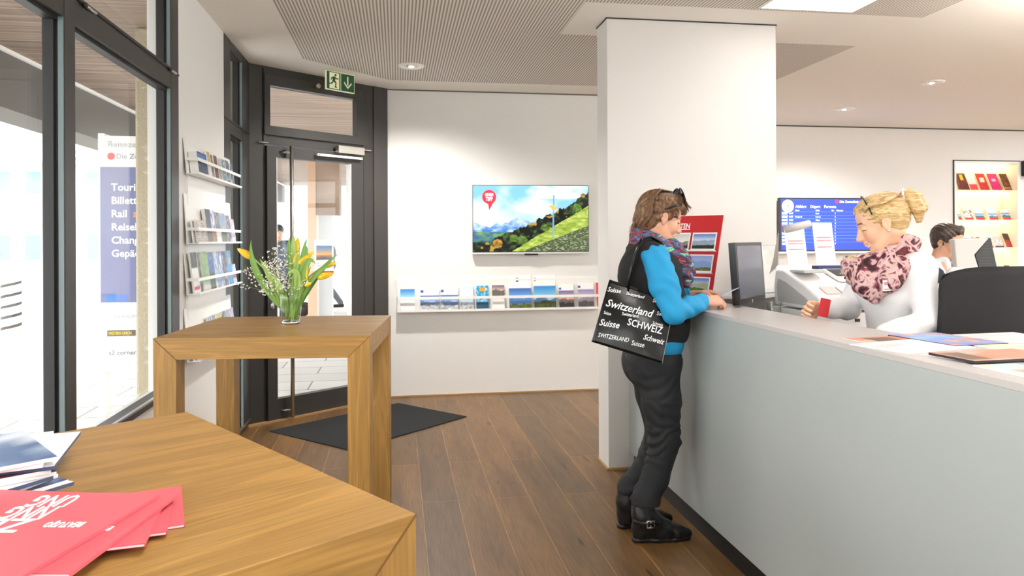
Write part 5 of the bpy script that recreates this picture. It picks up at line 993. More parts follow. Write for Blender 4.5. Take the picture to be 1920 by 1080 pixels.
def pattern_mat(name, stops, sc, dist=2.5, rough=.8):
    m = mat(name, stops[0][1], rough); nt = m.node_tree; p = nt.nodes['Principled BSDF']; tc = N(nt, 'ShaderNodeTexCoord'); mp = N(nt, 'ShaderNodeMapping'); mp.inputs['Scale'].default_value = sc; nt.links.new(tc.outputs['Object'], mp.inputs[0])
    n = N(nt, 'ShaderNodeTexNoise', Scale=1, Detail=3, Distortion=dist); nt.links.new(mp.outputs[0], n.inputs['Vector']); r = ramp(nt, stops); r.color_ramp.interpolation = 'CONSTANT' if dist > 2 else 'LINEAR'; nt.links.new(n.outputs['Fac'], r.inputs[0]); nt.links.new(r.outputs[0], p.inputs['Base Color']); return m
def strands(name, M, parent, m, gen, n, r=.004, seed=1, flat=.5):
    random.seed(seed); mb = MB(); Mi = M
    for i in range(n):
        pts = gen(i); pts = [Mi @ Vector(p) for p in pts]; k = len(pts); mb.tube(pts, [r*(.5+.5*math.sin(PI*min(1, (j+.6)/k)))*(1 if j < k-1 else .25) for j in range(k)], m, 5, caps=True)
    o = mb.build(name, parent, M=Matrix.Translation(-parent.location)); return o
def person(name_label, cat_loc, group=None): r = thing('person', name_label, 'person', cat_loc, group=group); return r
# ------------------------------------------------------------------ CUSTOMER
cu = person('woman in black vest and turquoise sleeves leaning on the counter, dark jeans and boots', (1.25, 3.5, 0)); OC = (1.25, 3.5, 0)
HM_ = headM((1.293, 3.5, 1.560), (1, .03), 20, 1.03)
J = dict(shR=V(1.205, 3.335, 1.365), elR=V(1.25, 3.22, 1.112), wrR=V(1.468, 3.375, 1.150), shL=V(1.235, 3.66, 1.365), elL=V(1.34, 3.70, 1.13), wrL=V(1.50, 3.575, 1.165),
         hpR=V(1.245, 3.42, .86), knR=V(1.275, 3.41, .475), anR=V(1.165, 3.40, .085), toR=V(1.29, 3.388, .04), hpL=V(1.255, 3.58, .86), knL=V(1.315, 3.57, .475), anL=V(1.15, 3.57, .085), toL=V(1.26, 3.575, .04), nk=V(1.245, 3.5, 1.44), hd=V(1.275, 3.5, 1.51))
S = Sdf(); head(S, HM_); limbs(S, J, hipw=.15)
S.cap(J['nk']-V(0, 0, .03), HM_ @ V(-.025, 0, -.05), .056, .05, .03)
hand(S, J['wrR'], (1, .12, .02), (0, .55, -.85), 1, (38, 42, 30), 1.0, thumbin=1.0)
hand(S, J['wrL'], (.9, -.42, .06), (.2, -.6, -.7), -1, (22, 35, 25), .98, thumbin=.9)
sdf_mesh('body', S, .011, cu, M_SKIN, fine=[[(1.18, 1.66, .0027)], [(3.40, 3.60, .0027), (3.32, 3.40, .004)], [(1.43, 1.70, .0027), (1.08, 1.20, .0027)]], colfn=facecol(HM_, 'dba58a', '6a4a34', 'b8605a', smile=True), org=OC)
M_JEAN = cloth('black_jeans', '1e2024', .75, 900, .15); S = Sdf()
for s, dx in (('R', 0), ('L', 0)):
    a, b, c = J['hp'+s], J['kn'+s], J['an'+s]; md_ = b.lerp(c, .45); bo_ = V(c.x+.008, c.y, .175)
    S.chain([a+V(0, 0, .0), a.lerp(b, .5)+V(.0, 0, 0), b, md_, bo_+V(0, 0, .03), bo_], [.102, .094, .074, .064, .064, .074], .02)
S.ell((1.245, 3.5, .86), (.135, .185, .10), k=.05); S.ell((1.19, 3.44, .82), (.07, .09, .09), k=.04); S.ell((1.19, 3.56, .82), (.07, .09, .09), k=.04); S.halfcut((0, 0, .93), (0, 0, 1)); S.halfcut((0, 0, .178), (0, 0, -1))
def jd(P, nr):
    z = P[:, 2]; w = fbm(P[:, 0]*9, P[:, 1]*9+z*3, 3, 2); k = np.exp(-((z-.47)/.14)**2)+1.3*np.exp(-((z-.20)/.06)**2)+.5*np.exp(-((z-.74)/.1)**2); return .0048*k*np.sin(z*105+P[:, 0]*60*np.sign(np.sin(z*23))+w*16)*np.clip((w-.38)*7, 0, 1)
sdf_mesh('jeans', S, .0075, cu, M_JEAN, disp=jd, org=OC, smooth=2)
M_TURQ = cloth('turquoise_jersey', '1893c8', .75, 500, .08); S = Sdf()
S.chain([J['shR'], J['shR'].lerp(J['elR'], .5), J['elR'], J['elR'].lerp(J['wrR'], .55), J['wrR']+V(.0, 0, .0)], [.066, .068, .052, .048, .040], .02); S.chain([J['shL'], J['elL'], J['wrL']], [.07, .06, .040], .02)
S.ell((1.245, 3.5, 1.2), (.125, .165, .2), k=.04); S.ell((1.25, 3.5, .95), (.145, .195, .13), k=.06); S.halfcut((0, 0, .862), (0, 0, -1)); S.halfcut((J['wrR']+V(.004, 0, 0)), (1, .0, .0))
sdf_mesh('sweater', S, .007, cu, M_TURQ, disp=fold(.0035, 95, 4, (.6, 0, .8), .35), org=OC, smooth=2)
S = Sdf(); S.ell((1.25, 3.5, .93), (.15, .2, .14), k=.04); S.halfcut((0, 0, .842), (0, 0, -1)); S.halfcut((0, 0, .885), (0, 0, 1)); sdf_mesh('undershirt', S, .007, cu, cloth('white_tee', 'eceae6'), org=OC)
S = Sdf(); S.ell((1.235, 3.5, 1.27), (.155, .185, .175), k=.06); S.ell((1.265, 3.5, 1.07), (.165, .195, .19), k=.07); S.ell((1.245, 3.5, .985), (.158, .2, .09), k=.05); S.cap((1.20, 3.345, 1.385), (1.22, 3.655, 1.385), .056, None, .04); S.cap((1.215, 3.45, 1.42), (1.225, 3.55, 1.42), .06, None, .04); S.ell((1.19, 3.5, 1.40), (.06, .08, .06), k=.03)
S.ell((1.22, 3.262, 1.29), (.07, .06, .09), k=.012, neg=True); S.ell((1.24, 3.73, 1.30), (.07, .06, .09), k=.012, neg=True); S.halfcut((0, 0, .948), (0, 0, -1)); S.halfcut((1.434, 0, 0), (1, 0, 0), .02)
M_VEST = cloth('black_fleece_vest', '1d1c1d', .95, 300, .3); sdf_mesh('vest', S, .0075, cu, M_VEST, disp=fold(.004, 60, 9, (.3, .2, 1), .4), org=OC, smooth=2)
# scarf
def plaid():
    m = pattern_mat('multicolour_scarf', [(.28, '40a878'), (.36, '9fd0b0'), (.42, '2c3a5c'), (.47, '5c7098'), (.51, '231f2c'), (.55, 'b85a60'), (.59, '2a2a40'), (.66, '6f7fb0'), (.74, '3f9070')], (12, 12, 38), .35); return m
S = Sdf(); pts = [V(1.256+.088*math.cos(a), 3.5+.088*math.sin(a), 1.432-.038*math.cos(a)+.016*math.sin(2*a)) for a in [2*PI*i/14 for i in range(15)]]; S.chain(pts, [.029+.006*math.sin(i*1.9) for i in range(15)], .012)
pts = [V(1.258+.097*math.cos(a), 3.5+.094*math.sin(a), 1.397-.045*math.cos(a)) for a in [2*PI*i/12 for i in range(13)]]; S.chain(pts, [.028]*13, .01)
S.chain([V(1.33, 3.46, 1.415), V(1.372, 3.45, 1.355), V(1.398, 3.44, 1.29), V(1.405, 3.44, 1.235)], [.042, .046, .042, .026], .015); S.chain([V(1.34, 3.52, 1.40), V(1.385, 3.50, 1.33), V(1.395, 3.49, 1.27)], [.038, .038, .024], .015); S.chain([V(1.16, 3.46, 1.44), V(1.20, 3.43, 1.452), V(1.24, 3.42, 1.43)], [.03, .034, .03], .012)
sdf_mesh('scarf', S, .0055, cu, plaid(), disp=fold(.006, 170, 6, (.5, .3, .8), .25), org=OC)
# hair
M_HB = hair_mat('brown_hair', '3a281c', '6a4a32', '9c7448', (80, 80, 9)); S = Sdf(); s_ = 1.06; T = lambda *a: tuple(HM_ @ Vector(a)); R3 = HM_.to_3x3().normalized()
S.ell(T(-.018, 0, .043), (.108, .088, .088), R3, .02); S.ell(T(-.052, 0, .0), (.076, .082, .092), R3, .03); S.cap(T(-.075, .03, -.05), T(-.075, .03, -.095), .038, .024, .03); S.cap(T(-.065, -.03, -.05), T(-.075, -.03, -.095), .038, .024, .03)
S.cap(T(.05, .0, .10), T(.098, .0, .068), .035, .016, .02); S.cap(T(.05, .03, .095), T(.088, .045, .055), .032, .014, .02); S.cap(T(.05, -.03, .095), T(.088, -.045, .055), .032, .014, .02); S.cap(T(.02, -.075, .055), T(.055, -.066, .015), .024, .008, .015); S.cap(T(.02, .075, .055), T(.055, .066, .015), .024, .008, .015)
S.ell(T(.085, 0, -.02), (.07, .075, .068), R3, .012, True); S.ell(T(.0, -.10, -.02), (.033, .03, .042), R3, .01, True); S.ell(T(.0, .10, -.02), (.033, .03, .042), R3, .01, True); S.ell(T(.02, 0, -.10), (.08, .1, .06), R3, .015, True)
hr = sdf_mesh('hair', S, .005, cu, M_HB, disp=lambda P, nr: .0035*np.sin(P[:, 1]*210+P[:, 2]*150+fbm(P[:, 0]*20, P[:, 2]*20, 5, 2)*12), org=OC)
def gcu(i):
    a = random.uniform(-1.25, 1.25); y0 = .02*math.sin(a); b = random.uniform(-.3, .05); 
    if i % 3 == 0: return [(.03, y0, .129), (.065, .042*a, .117), (.090, .051*a, .092), (.098+random.uniform(0, .014), .052*a+random.uniform(-.01, .01), .070+random.uniform(-.01, .02))]
    return [(.0, .032*a, .128), (-.06+b*.05, .057*a, .112), (-.112+.012*abs(a), .068*a, .055), (-.112+.027*abs(a), .073*a, -.02), (-.098+random.uniform(-.01, .01), .06*a, -.09+random.uniform(-.03, .01))]
o = strands('hair_locks', HM_, cu, M_HB, gcu, 90, .005, 3)
# sunglasses pushed up
g = MB(); gm_ = mat('sunglass_black', '121214', .12); 
for y in (-1, 1):
    g.add([HM_ @ V(.022+.0*a, y*.0, .0) for a in ()], [], gm_)
    g.tube([HM_ @ V(.045, y*.092, .075), HM_ @ V(.01, y*.099, .055), HM_ @ V(-.03, y*.096, .025)], [.006, .005, .003], gm_, 8)
    vs = [HM_ @ (V(.052, y*.045, .128)+V(-.012, .0, .022)*math.sin(t)*1.1+V(.006, y*.040, -.024)*math.cos(t)) for t in [2*PI*i/18 for i in range(18)]]; g.tube(vs+[vs[0]], .0035, gm_, 8); c0_ = sum(vs, V(0, 0, 0))/18; g.add(vs+[c0_], [(i, (i+1) % 18, 18) for i in range(18)], gm_)
g.tube([HM_ @ V(.052, -.01, .142), HM_ @ V(.056, 0, .145), HM_ @ V(.052, .01, .142)], .004, gm_, 8); g.build('sunglasses', cu, M=Matrix.Translation(-cu.location))
# boots
M_BOOT = mat('black_leather', '17171a', .32, bump=(120, .15))
def boot(x, y, dx, dy, near):
    S = Sdf(); d = V(dx, dy, 0).normalized(); o = V(x, y, 0); P = lambda a, z: o+d*a+V(0, 0, z)
    S.chain([P(.04, .21), P(.035, .13), P(.06, .095)], [.052, .055, .058], .02); S.cap(P(.05, .11), P(.14, .06), .05, .045, .03); S.chain([P(.03, .05), P(.12, .042), P(.20, .034), P(.25, .028)], [.04, .044, .038, .026], .02); S.cap(P(.01, .07), P(.02, .03), .034, .034, .02); S.halfcut((0, 0, .021), (0, 0, -1)); S.halfcut((0, 0, .225), (0, 0, 1))
    b = sdf_mesh('boot', S, .0055, cu, M_BOOT, org=OC, disp=fold(.003, 120, 3, (1, 0, .3), .4))
    S = Sdf(); S.chain([P(.10, .012), P(.19, .012), P(.245, .012)], [.040, .036, .026], .01); S.chain([P(.008, .012), P(.05, .012)], [.030, .030], .01); S.halfcut((0, 0, .024), (0, 0, 1)); S.halfcut((0, 0, .001), (0, 0, -1)); sdf_mesh('sole', S, .006, b, M_BLACK, org=OC)
    if near:
        n = V(d.y, -d.x, 0); bk = MB(); q = P(.055, .105)+n*.066
        F_ = frameM(q, d, (0, 0, 1)); F_ = frameM(q, d, (0, 0, 1)); bk.tube([F_ @ V(-.018, -.016, .0), F_ @ V(.018, -.016, 0), F_ @ V(.018, .016, 0), F_ @ V(-.018, .016, 0), F_ @ V(-.018, -.016, 0)], .003, M_CHROME, 6); bk.tube([F_ @ V(0, -.014, 0), F_ @ V(0, .014, 0)], .002, M_CHROME, 6); bk.build('buckle', b, M=Matrix.Translation(-cu.location))
        MB().tube([P(-.02, .11)+n*.03, P(.02, .11)+n*.060, P(.055, .108)+n*.062, P(.095, .105)+n*.054], .009, M_BOOT, 8).build('strap', b, M=Matrix.Translation(-cu.location))
boot(1.125, 3.40, 1, -.06, True); boot(1.105, 3.575, 1, .03, False)
# card she holds
cd = MB().box((0, 0, 0), (.115, .075, .0015), mat('card_blue', 'c3cbe2', .4), frameM((1.575, 3.43, 1.165), (.85, .1, .34), (.0, 1, -.1))).build('travel_card'); tag(cd, 'pale blue card held in both hands of the customer in the black vest', 'card')
# tote bag
tb = thing('tote_bag', 'glossy black tote bag printed with white country names hanging from shoulder', 'bag', (1.02, 3.2, .88)); TO = V(1.02, 3.2, .88)
M_VIN = mat('black_vinyl', '0e0e0f', .2, spec=.4, bump=(7, .22)); M_GUS = mat('white_vinyl', 'efeeec', .25)
c_ = dict(tl=onY(1141, 529, 3.37), bl=onY(1109, 641, 3.35), br=onY(1241, 681, 3.22), tr=onY(1264, 568, 3.265))
def bagp(u, v, w): 
    p = (c_['bl']*(1-u)+c_['br']*u)*(1-v)+(c_['tl']*(1-u)+c_['tr']*u)*v; q = 1-.5*abs(2*w-1)
    return p+V(.035, .08, .02)*w*(1-.5*v)+V(0, -1, 0)*(.016*math.sin(PI*u)*math.sin(PI*v)*(1-w)-.012*math.sin(PI*u)*w)
vs, fs = [], []; nu, nv = 26, 22; m = MB()
def grid(f, nu, nv, mt):
    vs = [f(i/nu, j/nv) for j in range(nv+1) for i in range(nu+1)]; m.add([v-TO for v in vs], [(j*(nu+1)+i, j*(nu+1)+i+1, (j+1)*(nu+1)+i+1, (j+1)*(nu+1)+i) for j in range(nv) for i in range(nu)], mt, None, True)
grid(lambda u, v: bagp(u, v, 0), nu, nv, M_VIN); grid(lambda u, v: bagp(u, v, 1), nu, nv, M_VIN); grid(lambda u, v: bagp(u, 0, v), nu, 4, M_VIN); grid(lambda u, v: bagp(0, v, u), 4, nv, M_VIN); m.build('bag_body', tb)
m = MB(); grid(lambda u, v: bagp(1, v, u)+V(.002, -.001, 0)-V(.012, 0, 0)*math.sin(PI*u), 6, nv, M_GUS); m.build('gusset', tb); m = MB(); grid(lambda u, v: bagp(u, .97, v), nu, 3, M_VIN); m.build('lining', tb)
bn = (c_['br']-c_['bl']).cross(c_['tl']-c_['bl']).normalized(); bxd = (c_['br']-c_['bl']); BF = frameM(c_['bl'], bxd, c_['tl']-c_['bl'])
BFi = BF.inverted(); W_ = (BFi @ c_['br']).x
def onbag(px, py):
    r = ray(px, py); o_ = V(0, 0, CH); t = (c_['bl']-o_).dot(bn)/r.dot(bn); return BFi @ (o_+r*t)
def word(s, px, py, px1, py1, cap_px, sh=.3, b=.006):
    p = onbag(px, py); p1 = onbag(px1, py1); d = (p1-p); L_ = d.length; d /= L_; size = cap_px*.0025/.70; vs, fs = tmesh(s, size, bold=b, shear=sh, ext=0)
    sq = L_/max(v.x for v in vs); hN = (BFi @ c_['tl']).y; out = []
    for v in vs:     # drape on the bulging front
        q = V(p.x+v.x*sq*d.x-v.y*d.y, p.y+v.x*sq*d.y+v.y*d.x, 0); u = q.x/W_; w = q.y/hN; g = (c_['tl']-c_['bl']).lerp(c_['tr']-c_['br'], max(0, min(1, u)))
        out.append(BF @ q+V(0, -1, 0)*(.016*math.sin(PI*max(0, min(1, u)))*math.sin(PI*max(0, min(1, w)))+.004)-TO)
    MB().add(out, fs, M_WHITET).build('printed_word', tb)
for a in (('Suisse', 1138, 546, 1163, 550, 9, .25), ('Switzerland', 1172, 552, 1207, 560, 6), ('Switzerland', 1134, 573, 1222, 595, 14, .3, .012), ('Suisse', 1131, 588, 1144, 591, 6, 0), ('Switzerland', 1164, 590, 1194, 595, 6, 0), ('Suisse', 1229, 590, 1249, 593, 7, .2), ('Suisse', 1222, 566, 1243, 570, 7, .2), ('Suisse', 1122, 609, 1159, 615, 12, .3, .012), ('SCHWEIZ', 1173, 608, 1239, 626, 13, 0, .012), ('Schweiz', 1221, 607, 1241, 612, 6, 0), ('SWITZERLAND', 1120, 631, 1177, 641, 8, .15), ('Suisse', 1182, 646, 1206, 651, 9, 0), ('Schweiz', 1203, 635, 1244, 646, 10, .3, .01)): word(*a)
for dy in (0, .045):
    a = bagp(.30, 1, 0 if dy == 0 else 1)-V(0, 0, .012)
    pts = [a-TO, onY(1184, 500, 3.33+dy)-TO, onY(1191, 475, 3.335+dy)-TO, V(1.165, 3.375+dy, 1.452)-TO, V(1.20, 3.385+dy, 1.462)-TO, V(1.25, 3.37+dy, 1.435)-TO, V(1.265, 3.315+dy*.5, 1.36)-TO, V(1.245, 3.295+dy*.5, 1.25)-TO, bagp(.72, 1, 0 if dy == 0 else 1)-V(0, 0, .012)-TO]
    MB().tube(pts, .0055, M_VIN, 8, flat=1.8).build('strap', tb)
# ------------------------------------------------------------------ BLONDE CLERK
bw = person('blonde woman in white top with floral scarf standing behind the counter, looking down', (2.2, 2.97, 0)); OB = (2.2, 2.97, 0)
HB = headM((2.073, 2.90, 1.518), (-.86, .50), 23, 1.0)
J = dict(shL=V(2.175, 2.80, 1.325), elL=V(2.165, 2.735, 1.105), wrL=V(1.925, 2.70, 1.060), shR=V(2.135, 3.09, 1.315), elR=V(2.08, 3.155, 1.125), wrR=V(1.885, 3.06, 1.135),
         hpL=V(2.22, 2.91, .90), knL=V(2.20, 2.92, .49), anL=V(2.23, 2.93, .09), toL=V(2.09, 2.93, .03), hpR=V(2.20, 3.06, .90), knR=V(2.18, 3.07, .49), anR=V(2.22, 3.08, .09), toR=V(2.08, 3.10, .03), nk=V(2.15, 2.935, 1.39), hd=V(2.11, 2.915, 1.46))
S = Sdf(); head(S, HB); limbs(S, J, hipw=.14); S.cap(J['nk'], HB @ V(-.03, 0, -.05), .05, .046, .03)
hand(S, J['wrL'], (-1, .1, -.25), (0, 0, -1), 1, (12, 15, 10), .95, spread=.6); hand(S, J['wrR'], (-.95, -.15, .1), (.1, -.9, -.3), -1, (35, 45, 30), .95, thumbin=1.1)
sdf_mesh('body', S, .011, bw, M_SKIN, fine=[[(1.72, 1.95, .003), (1.95, 2.20, .0025)], [(2.66, 2.76, .004), (2.78, 3.02, .0025), (3.0, 3.12, .004)], [(1.0, 1.18, .003), (1.37, 1.66, .0025)]], colfn=facecol(HB, 'e9b898', '7a5238', 'd07a78', smile=True), org=OB)
M_WTOP = cloth('white_knit_top', 'f0eeee', .8, 500, .05); S = Sdf()
S.chain([J['shL'], J['elL'], J['elL'].lerp(J['wrL'], .6), J['wrL']], [.056, .052, .046, .036], .02); S.chain([J['shR'], J['elR'], J['elR'].lerp(J['wrR'], .6), J['wrR']], [.056, .052, .045, .034], .02)
S.cap(J['shR'], J['shL'], .062, None, .04); S.ell((2.135, 2.95, 1.24), (.112, .148, .15), Matrix.Rotation(.12, 3, 'Z'), .05); S.ell((2.175, 2.965, 1.05), (.10, .13, .16), k=.06); S.ell((2.205, 2.98, .93), (.11, .155, .10), k=.05); S.ell((2.06, 2.90, 1.235), (.045, .05, .05), k=.04); S.ell((2.055, 3.0, 1.235), (.045, .05, .05), k=.04); S.halfcut((0, 0, .86), (0, 0, -1)); S.cap(J['nk']-V(0, 0, .06), J['nk'], .075, .058, .03); S.halfcut((0, 0, 1.41), (0, 0, 1))
sdf_mesh('top', S, .0075, bw, M_WTOP, disp=fold(.005, 90, 12, (.5, 0, .9), .4), org=OB, smooth=2)
S = Sdf()
for q in 'RL': S.chain([J['hp'+q], J['kn'+q], J['an'+q]], [.094, .064, .055], .02)
S.cap(J['hpR'], J['hpL'], .105, None, .04); S.halfcut((0, 0, .90), (0, 0, 1)); sdf_mesh('trousers', S, .012, bw, cloth('navy_trousers', '23252e'), org=OB)
for q in 'RL': S = Sdf(); S.chain([J['an'+q]+V(.03, 0, -.045), J['to'+q]+V(-.04, 0, .012)], [.038, .03], .02); S.halfcut((0, 0, .002), (0, 0, -1)); sdf_mesh('shoe', S, .008, bw, M_BOOT, org=OB)
# floral scarf
M_FLO = pattern_mat('floral_scarf', [(.30, '241d22'), (.40, '6a2a38'), (.44, 'a86a70'), (.48, 'd2b4b0'), (.56, 'cfb0ac'), (.60, 'a8606a'), (.635, '2e2428'), (.72, '7a3038')], (15, 15, 15), 1.8)
S = Sdf(); fx = V(-.86, .5, 0); lx = V(-.5, -.86, 0); ring = []
for i in range(17):
    a = 2*PI*i/16; ring.append(V(2.128, 2.925, 1.385)+fx*(.088*math.cos(a)+.005)+lx*.078*math.sin(a)+V(0, 0, .050*(-math.cos(a))+.006*math.sin(3*a)))
S.chain(ring, [.034+.006*math.sin(i*2.3) for i in range(17)], .012)
ring2 = [V(2.118, 2.92, 1.335)+fx*(.100*math.cos(a)+.02)+lx*.085*math.sin(a)+V(0, 0, .062*(-math.cos(a))) for a in [2*PI*i/16 for i in range(17)]]; S.chain(ring2, [.033+.006*math.sin(i*1.7+1) for i in range(17)], .012)
S.chain([V(1.99, 2.93, 1.315), V(2.00, 2.895, 1.245), V(2.015, 2.87, 1.185)], [.048, .050, .018], .03); S.chain([V(2.10, 2.81, 1.33), V(2.05, 2.82, 1.27), V(2.015, 2.865, 1.20)], [.04, .045, .018], .02); S.chain([V(1.985, 2.99, 1.32), V(1.99, 2.95, 1.25)], [.045, .03], .02)
sdf_mesh('scarf', S, .0055, bw, M_FLO, disp=fold(.007, 130, 8, (.2, .5, .9), .2), org=OB)
# hair: swept back into a ponytail
M_HBL = hair_mat('blonde_hair', 'a8814e', 'cfab74', 'e8d0a0', (14, 45, 110)); S = Sdf(); s_ = 1.07; T = lambda *a: tuple(HB @ Vector(a)); R3 = HB.to_3x3().normalized(); s_ = .985
S.ell(T(-.016, 0, .045), (.107*s_, .084*s_, .085*s_), R3, .02); S.ell(T(-.045, 0, .01), (.072*s_, .078*s_, .08*s_), R3, .03); S.cap(T(.03, .0, .088), T(.066, 0, .082), .036, .02, .02)
S.ell(T(.098, 0, -.002), (.075, .085, .072), R3, .012, True); S.ell(T(.0, -.10, -.014), (.036, .032, .040), R3, .01, True); S.ell(T(.0, .10, -.014), (.036, .032, .040), R3, .01, True); S.ell(T(.03, 0, -.09), (.09, .11, .062), R3, .015, True)
sdf_mesh('hair', S, .005, bw, M_HBL, disp=lambda P, nr: .0016*np.sin(P[:, 1]*160+P[:, 2]*240+fbm(P[:, 0]*15, P[:, 2]*15, 5, 2)*6), org=OB)
S = Sdf(); S.chain([T(-.112, 0, .058), T(-.136, 0, .070), T(-.155, 0, .045), T(-.158, 0, .0), T(-.135, 0, -.05)], [.016, .024, .027, .024, .008], .02); S.chain([T(-.13, .01, .05), T(-.145, .02, .0), T(-.125, .01, -.05)], [.02, .02, .006], .02)
sdf_mesh('ponytail', S, .005, bw, M_HBL, disp=lambda P, nr: .0025*np.sin(P[:, 0]*190+P[:, 2]*60), org=OB)
def gbl(i):
    a = random.uniform(-1.15, 1.15); return [(.075-.02*a*a, .058*a, .085-.012*a*a), (.03, .078*a, .115-.025*a*a), (-.04, .086*a, .118-.035*a*a), (-.095, .06*a, .085), (-.122, .02*a, .07)]
strands('hair_strands', HB, bw, M_HBL, gbl, 60, .0035, 5)
S = MB(); S.tube([HB @ V(.030, .083*math.sin(t)*1.06, .037+.101*math.cos(t)) for t in [(-1.45+2.9*i/20) for i in range(21)]], .0032, M_BLACK, 6); S.build('hairband', bw, M=Matrix.Translation(-bw.location))
MB().tube([HB @ V(-.112, -.024, .055), HB @ V(-.122, -.02, .085), HB @ V(-.13, 0, .098), HB @ V(-.122, .02, .085), HB @ V(-.112, .024, .055)], .006, M_PAPER, 8).build('hair_tie', bw, M=Matrix.Translation(-bw.location))
for y in (-1, 1): MB().ball(HB @ V(-.001, y*.081, -.040), .0055, M_CHROME, 8).build('earring', bw, M=Matrix.Translation(-bw.location))
bdg = MB().box((0, 0, 0), (.062, .045, .002), M_PAPER).box((.004, .024, .002), (.05, .038, .0026), mat('badge_pink', 'd89aa4', .5)).box((.004, .006, .002), (.056, .009, .0026), mat('badge_red', 'b85060', .5)); bdg.build('name_badge', bw, M=Matrix.Translation(-bw.location) @ frameM(onY(1655, 546, 2.782), (.96, .26, 0), (0, 0, 1)))
rc = MB().box((0, 0, 0), (.052, .082, .002), mat('card_red', 'cf2b33', .4), frameM(onY(1533, 592, 3.0), (.95, .1, -.22), (-.1, 0, 1))).build('red_card'); tag(rc, 'red card held out in the right hand of the blonde woman', 'card')
# ------------------------------------------------------------------ MAN AT THE FAR DESK
mh = onY(1779, 452, 4.62); mn_ = person('dark haired man with glasses in navy vest and light shirt at the far desk', (mh.x-.05, 4.64, 0)); OM = tuple(mn_.location)
HN = headM((mh.x-.01, 4.62, mh.z-.01), (.34, -.94), 8, 1.0); b0 = V(mh.x-.06, 4.64, 0)
J = dict(shR=b0+V(-.17, -.02, 1.215), elR=b0+V(-.22, -.08, 1.17-.14), wrR=b0+V(.02, -.27, 1.175), shL=b0+V(.17, .02, 1.215), elL=b0+V(.25, -.05, 1.0), wrL=b0+V(.22, -.29, 1.175),
         hpR=b0+V(-.10, .04, .72), knR=b0+V(-.12, -.20, .60), anR=b0+V(-.12, -.16, .12), toR=b0+V(-.12, -.24, .04), hpL=b0+V(.10, .04, .72), knL=b0+V(.12, -.20, .60), anL=b0+V(.12, -.16, .12), toL=b0+V(.12, -.24, .04), nk=b0+V(0, 0, 1.27), hd=V(mh.x-.03, 4.63, mh.z-.08))
S = Sdf(); head(S, HN, 1); limbs(S, J, hipw=.15); S.cap(J['nk'], HN @ V(-.03, 0, -.06), .058, .054, .03)
for q, th_ in (('R', -1), ('L', 1)): hand(S, J['wr'+q], (.1, -1, 0), (0, 0, -1), th_, (15, 20, 15), 1.0)
sdf_mesh('body', S, .013, mn_, M_SKIN, fine=[[(mh.x-.13, mh.x+.14, .0035)], [(4.3, 4.42, .006), (4.5, 4.74, .0035)], [(mh.z-.14, mh.z+.14, .0035)]], colfn=facecol(HN, 'cf9c80', '3a2a22', 'b07468', closed=False), org=OM)
S = Sdf(); S.chain([J['shR'], J['elR'], J['wrR']], [.062, .056, .04], .02); S.chain([J['shL'], J['elL'], J['wrL']], [.062, .056, .04], .02); S.ell(tuple(b0+V(0, 0, 1.08)), (.17, .105, .2), k=.05); S.cap(J['nk']-V(0, 0, .05), J['nk']+V(0, -.005, .02), .075, .066, .02); S.halfcut((0, 0, J['nk'].z+.045), (0, 0, 1)); sdf_mesh('shirt', S, .009, mn_, cloth('pale_shirt', 'd3e2ec', .7), disp=fold(.006, 80, 2, (1, 0, .6), .35), org=OM)
S = Sdf(); S.ell(tuple(b0+V(0, 0, 1.06)), (.185, .125, .21), k=.05); S.cap(b0+V(-.12, 0, 1.215), b0+V(.12, 0, 1.215), .062, None, .04); S.ell(tuple(b0+V(0, 0, .85)), (.17, .13, .12), k=.06); S.cap(J['nk']-V(0, -.02, .03), J['nk']+V(0, .02, .03), .08, .068, .02)
S.ell(tuple(b0+V(-.22, -.01, 1.16)), (.055, .085, .10), k=.012, neg=True); S.ell(tuple(b0+V(.22, .01, 1.16)), (.055, .085, .10), k=.012, neg=True); S.ell(tuple(b0+V(.015, -.11, 1.27)), (.045, .09, .11), k=.012, neg=True); S.halfcut((0, 0, J['nk'].z+.035), (0, 0, 1)); sdf_mesh('vest', S, .009, mn_, cloth('navy_vest', '171f2e', .7), org=OM)
S = Sdf()
for q in 'RL': S.chain([J['hp'+q], J['kn'+q], J['an'+q]], [.10, .075, .06], .02)
S.cap(J['hpR'], J['hpL'], .12, None, .04); sdf_mesh('trousers', S, .015, mn_, M_JEAN, org=OM)
for q in 'RL': S = Sdf(); S.chain([J['an'+q]+V(0, .03, -.06), J['to'+q]+V(0, -.04, .015)], [.045, .036], .02); S.halfcut((0, 0, .003), (0, 0, -1)); sdf_mesh('shoe', S, .01, mn_, M_BOOT, org=OM)
M_HD = hair_mat('dark_hair', '1d1714', '3c2f28', '5f4c3e', (60, 60, 40)); S = Sdf(); T = lambda *a: tuple(HN @ Vector(a)); R3 = HN.to_3x3().normalized(); s_ = .99
S.ell(T(-.014, 0, .05), (.108*s_, .087*s_, .088*s_), R3, .02); S.ell(T(-.04, 0, .0), (.062*s_, .076*s_, .08*s_), R3, .03); S.cap(T(.055, .03, .10), T(.085, -.02, .088), .028, .02, .02); S.ell(T(.11, 0, -.012), (.08, .09, .08), R3, .01, True); S.ell(T(.012, -.10, -.022), (.05, .034, .05), R3, .01, True); S.ell(T(.012, .10, -.022), (.05, .034, .05), R3, .01, True); S.ell(T(.03, 0, -.10), (.10, .12, .05), R3, .012, True)
sdf_mesh('hair', S, .006, mn_, M_HD, disp=lambda P, nr: .0025*np.sin(P[:, 0]*220+P[:, 2]*120+fbm(P[:, 0]*15, P[:, 2]*15, 5, 2)*8), org=OM)
g = MB(); fm_ = mat('glasses_frame', '3a2e2c', .3)
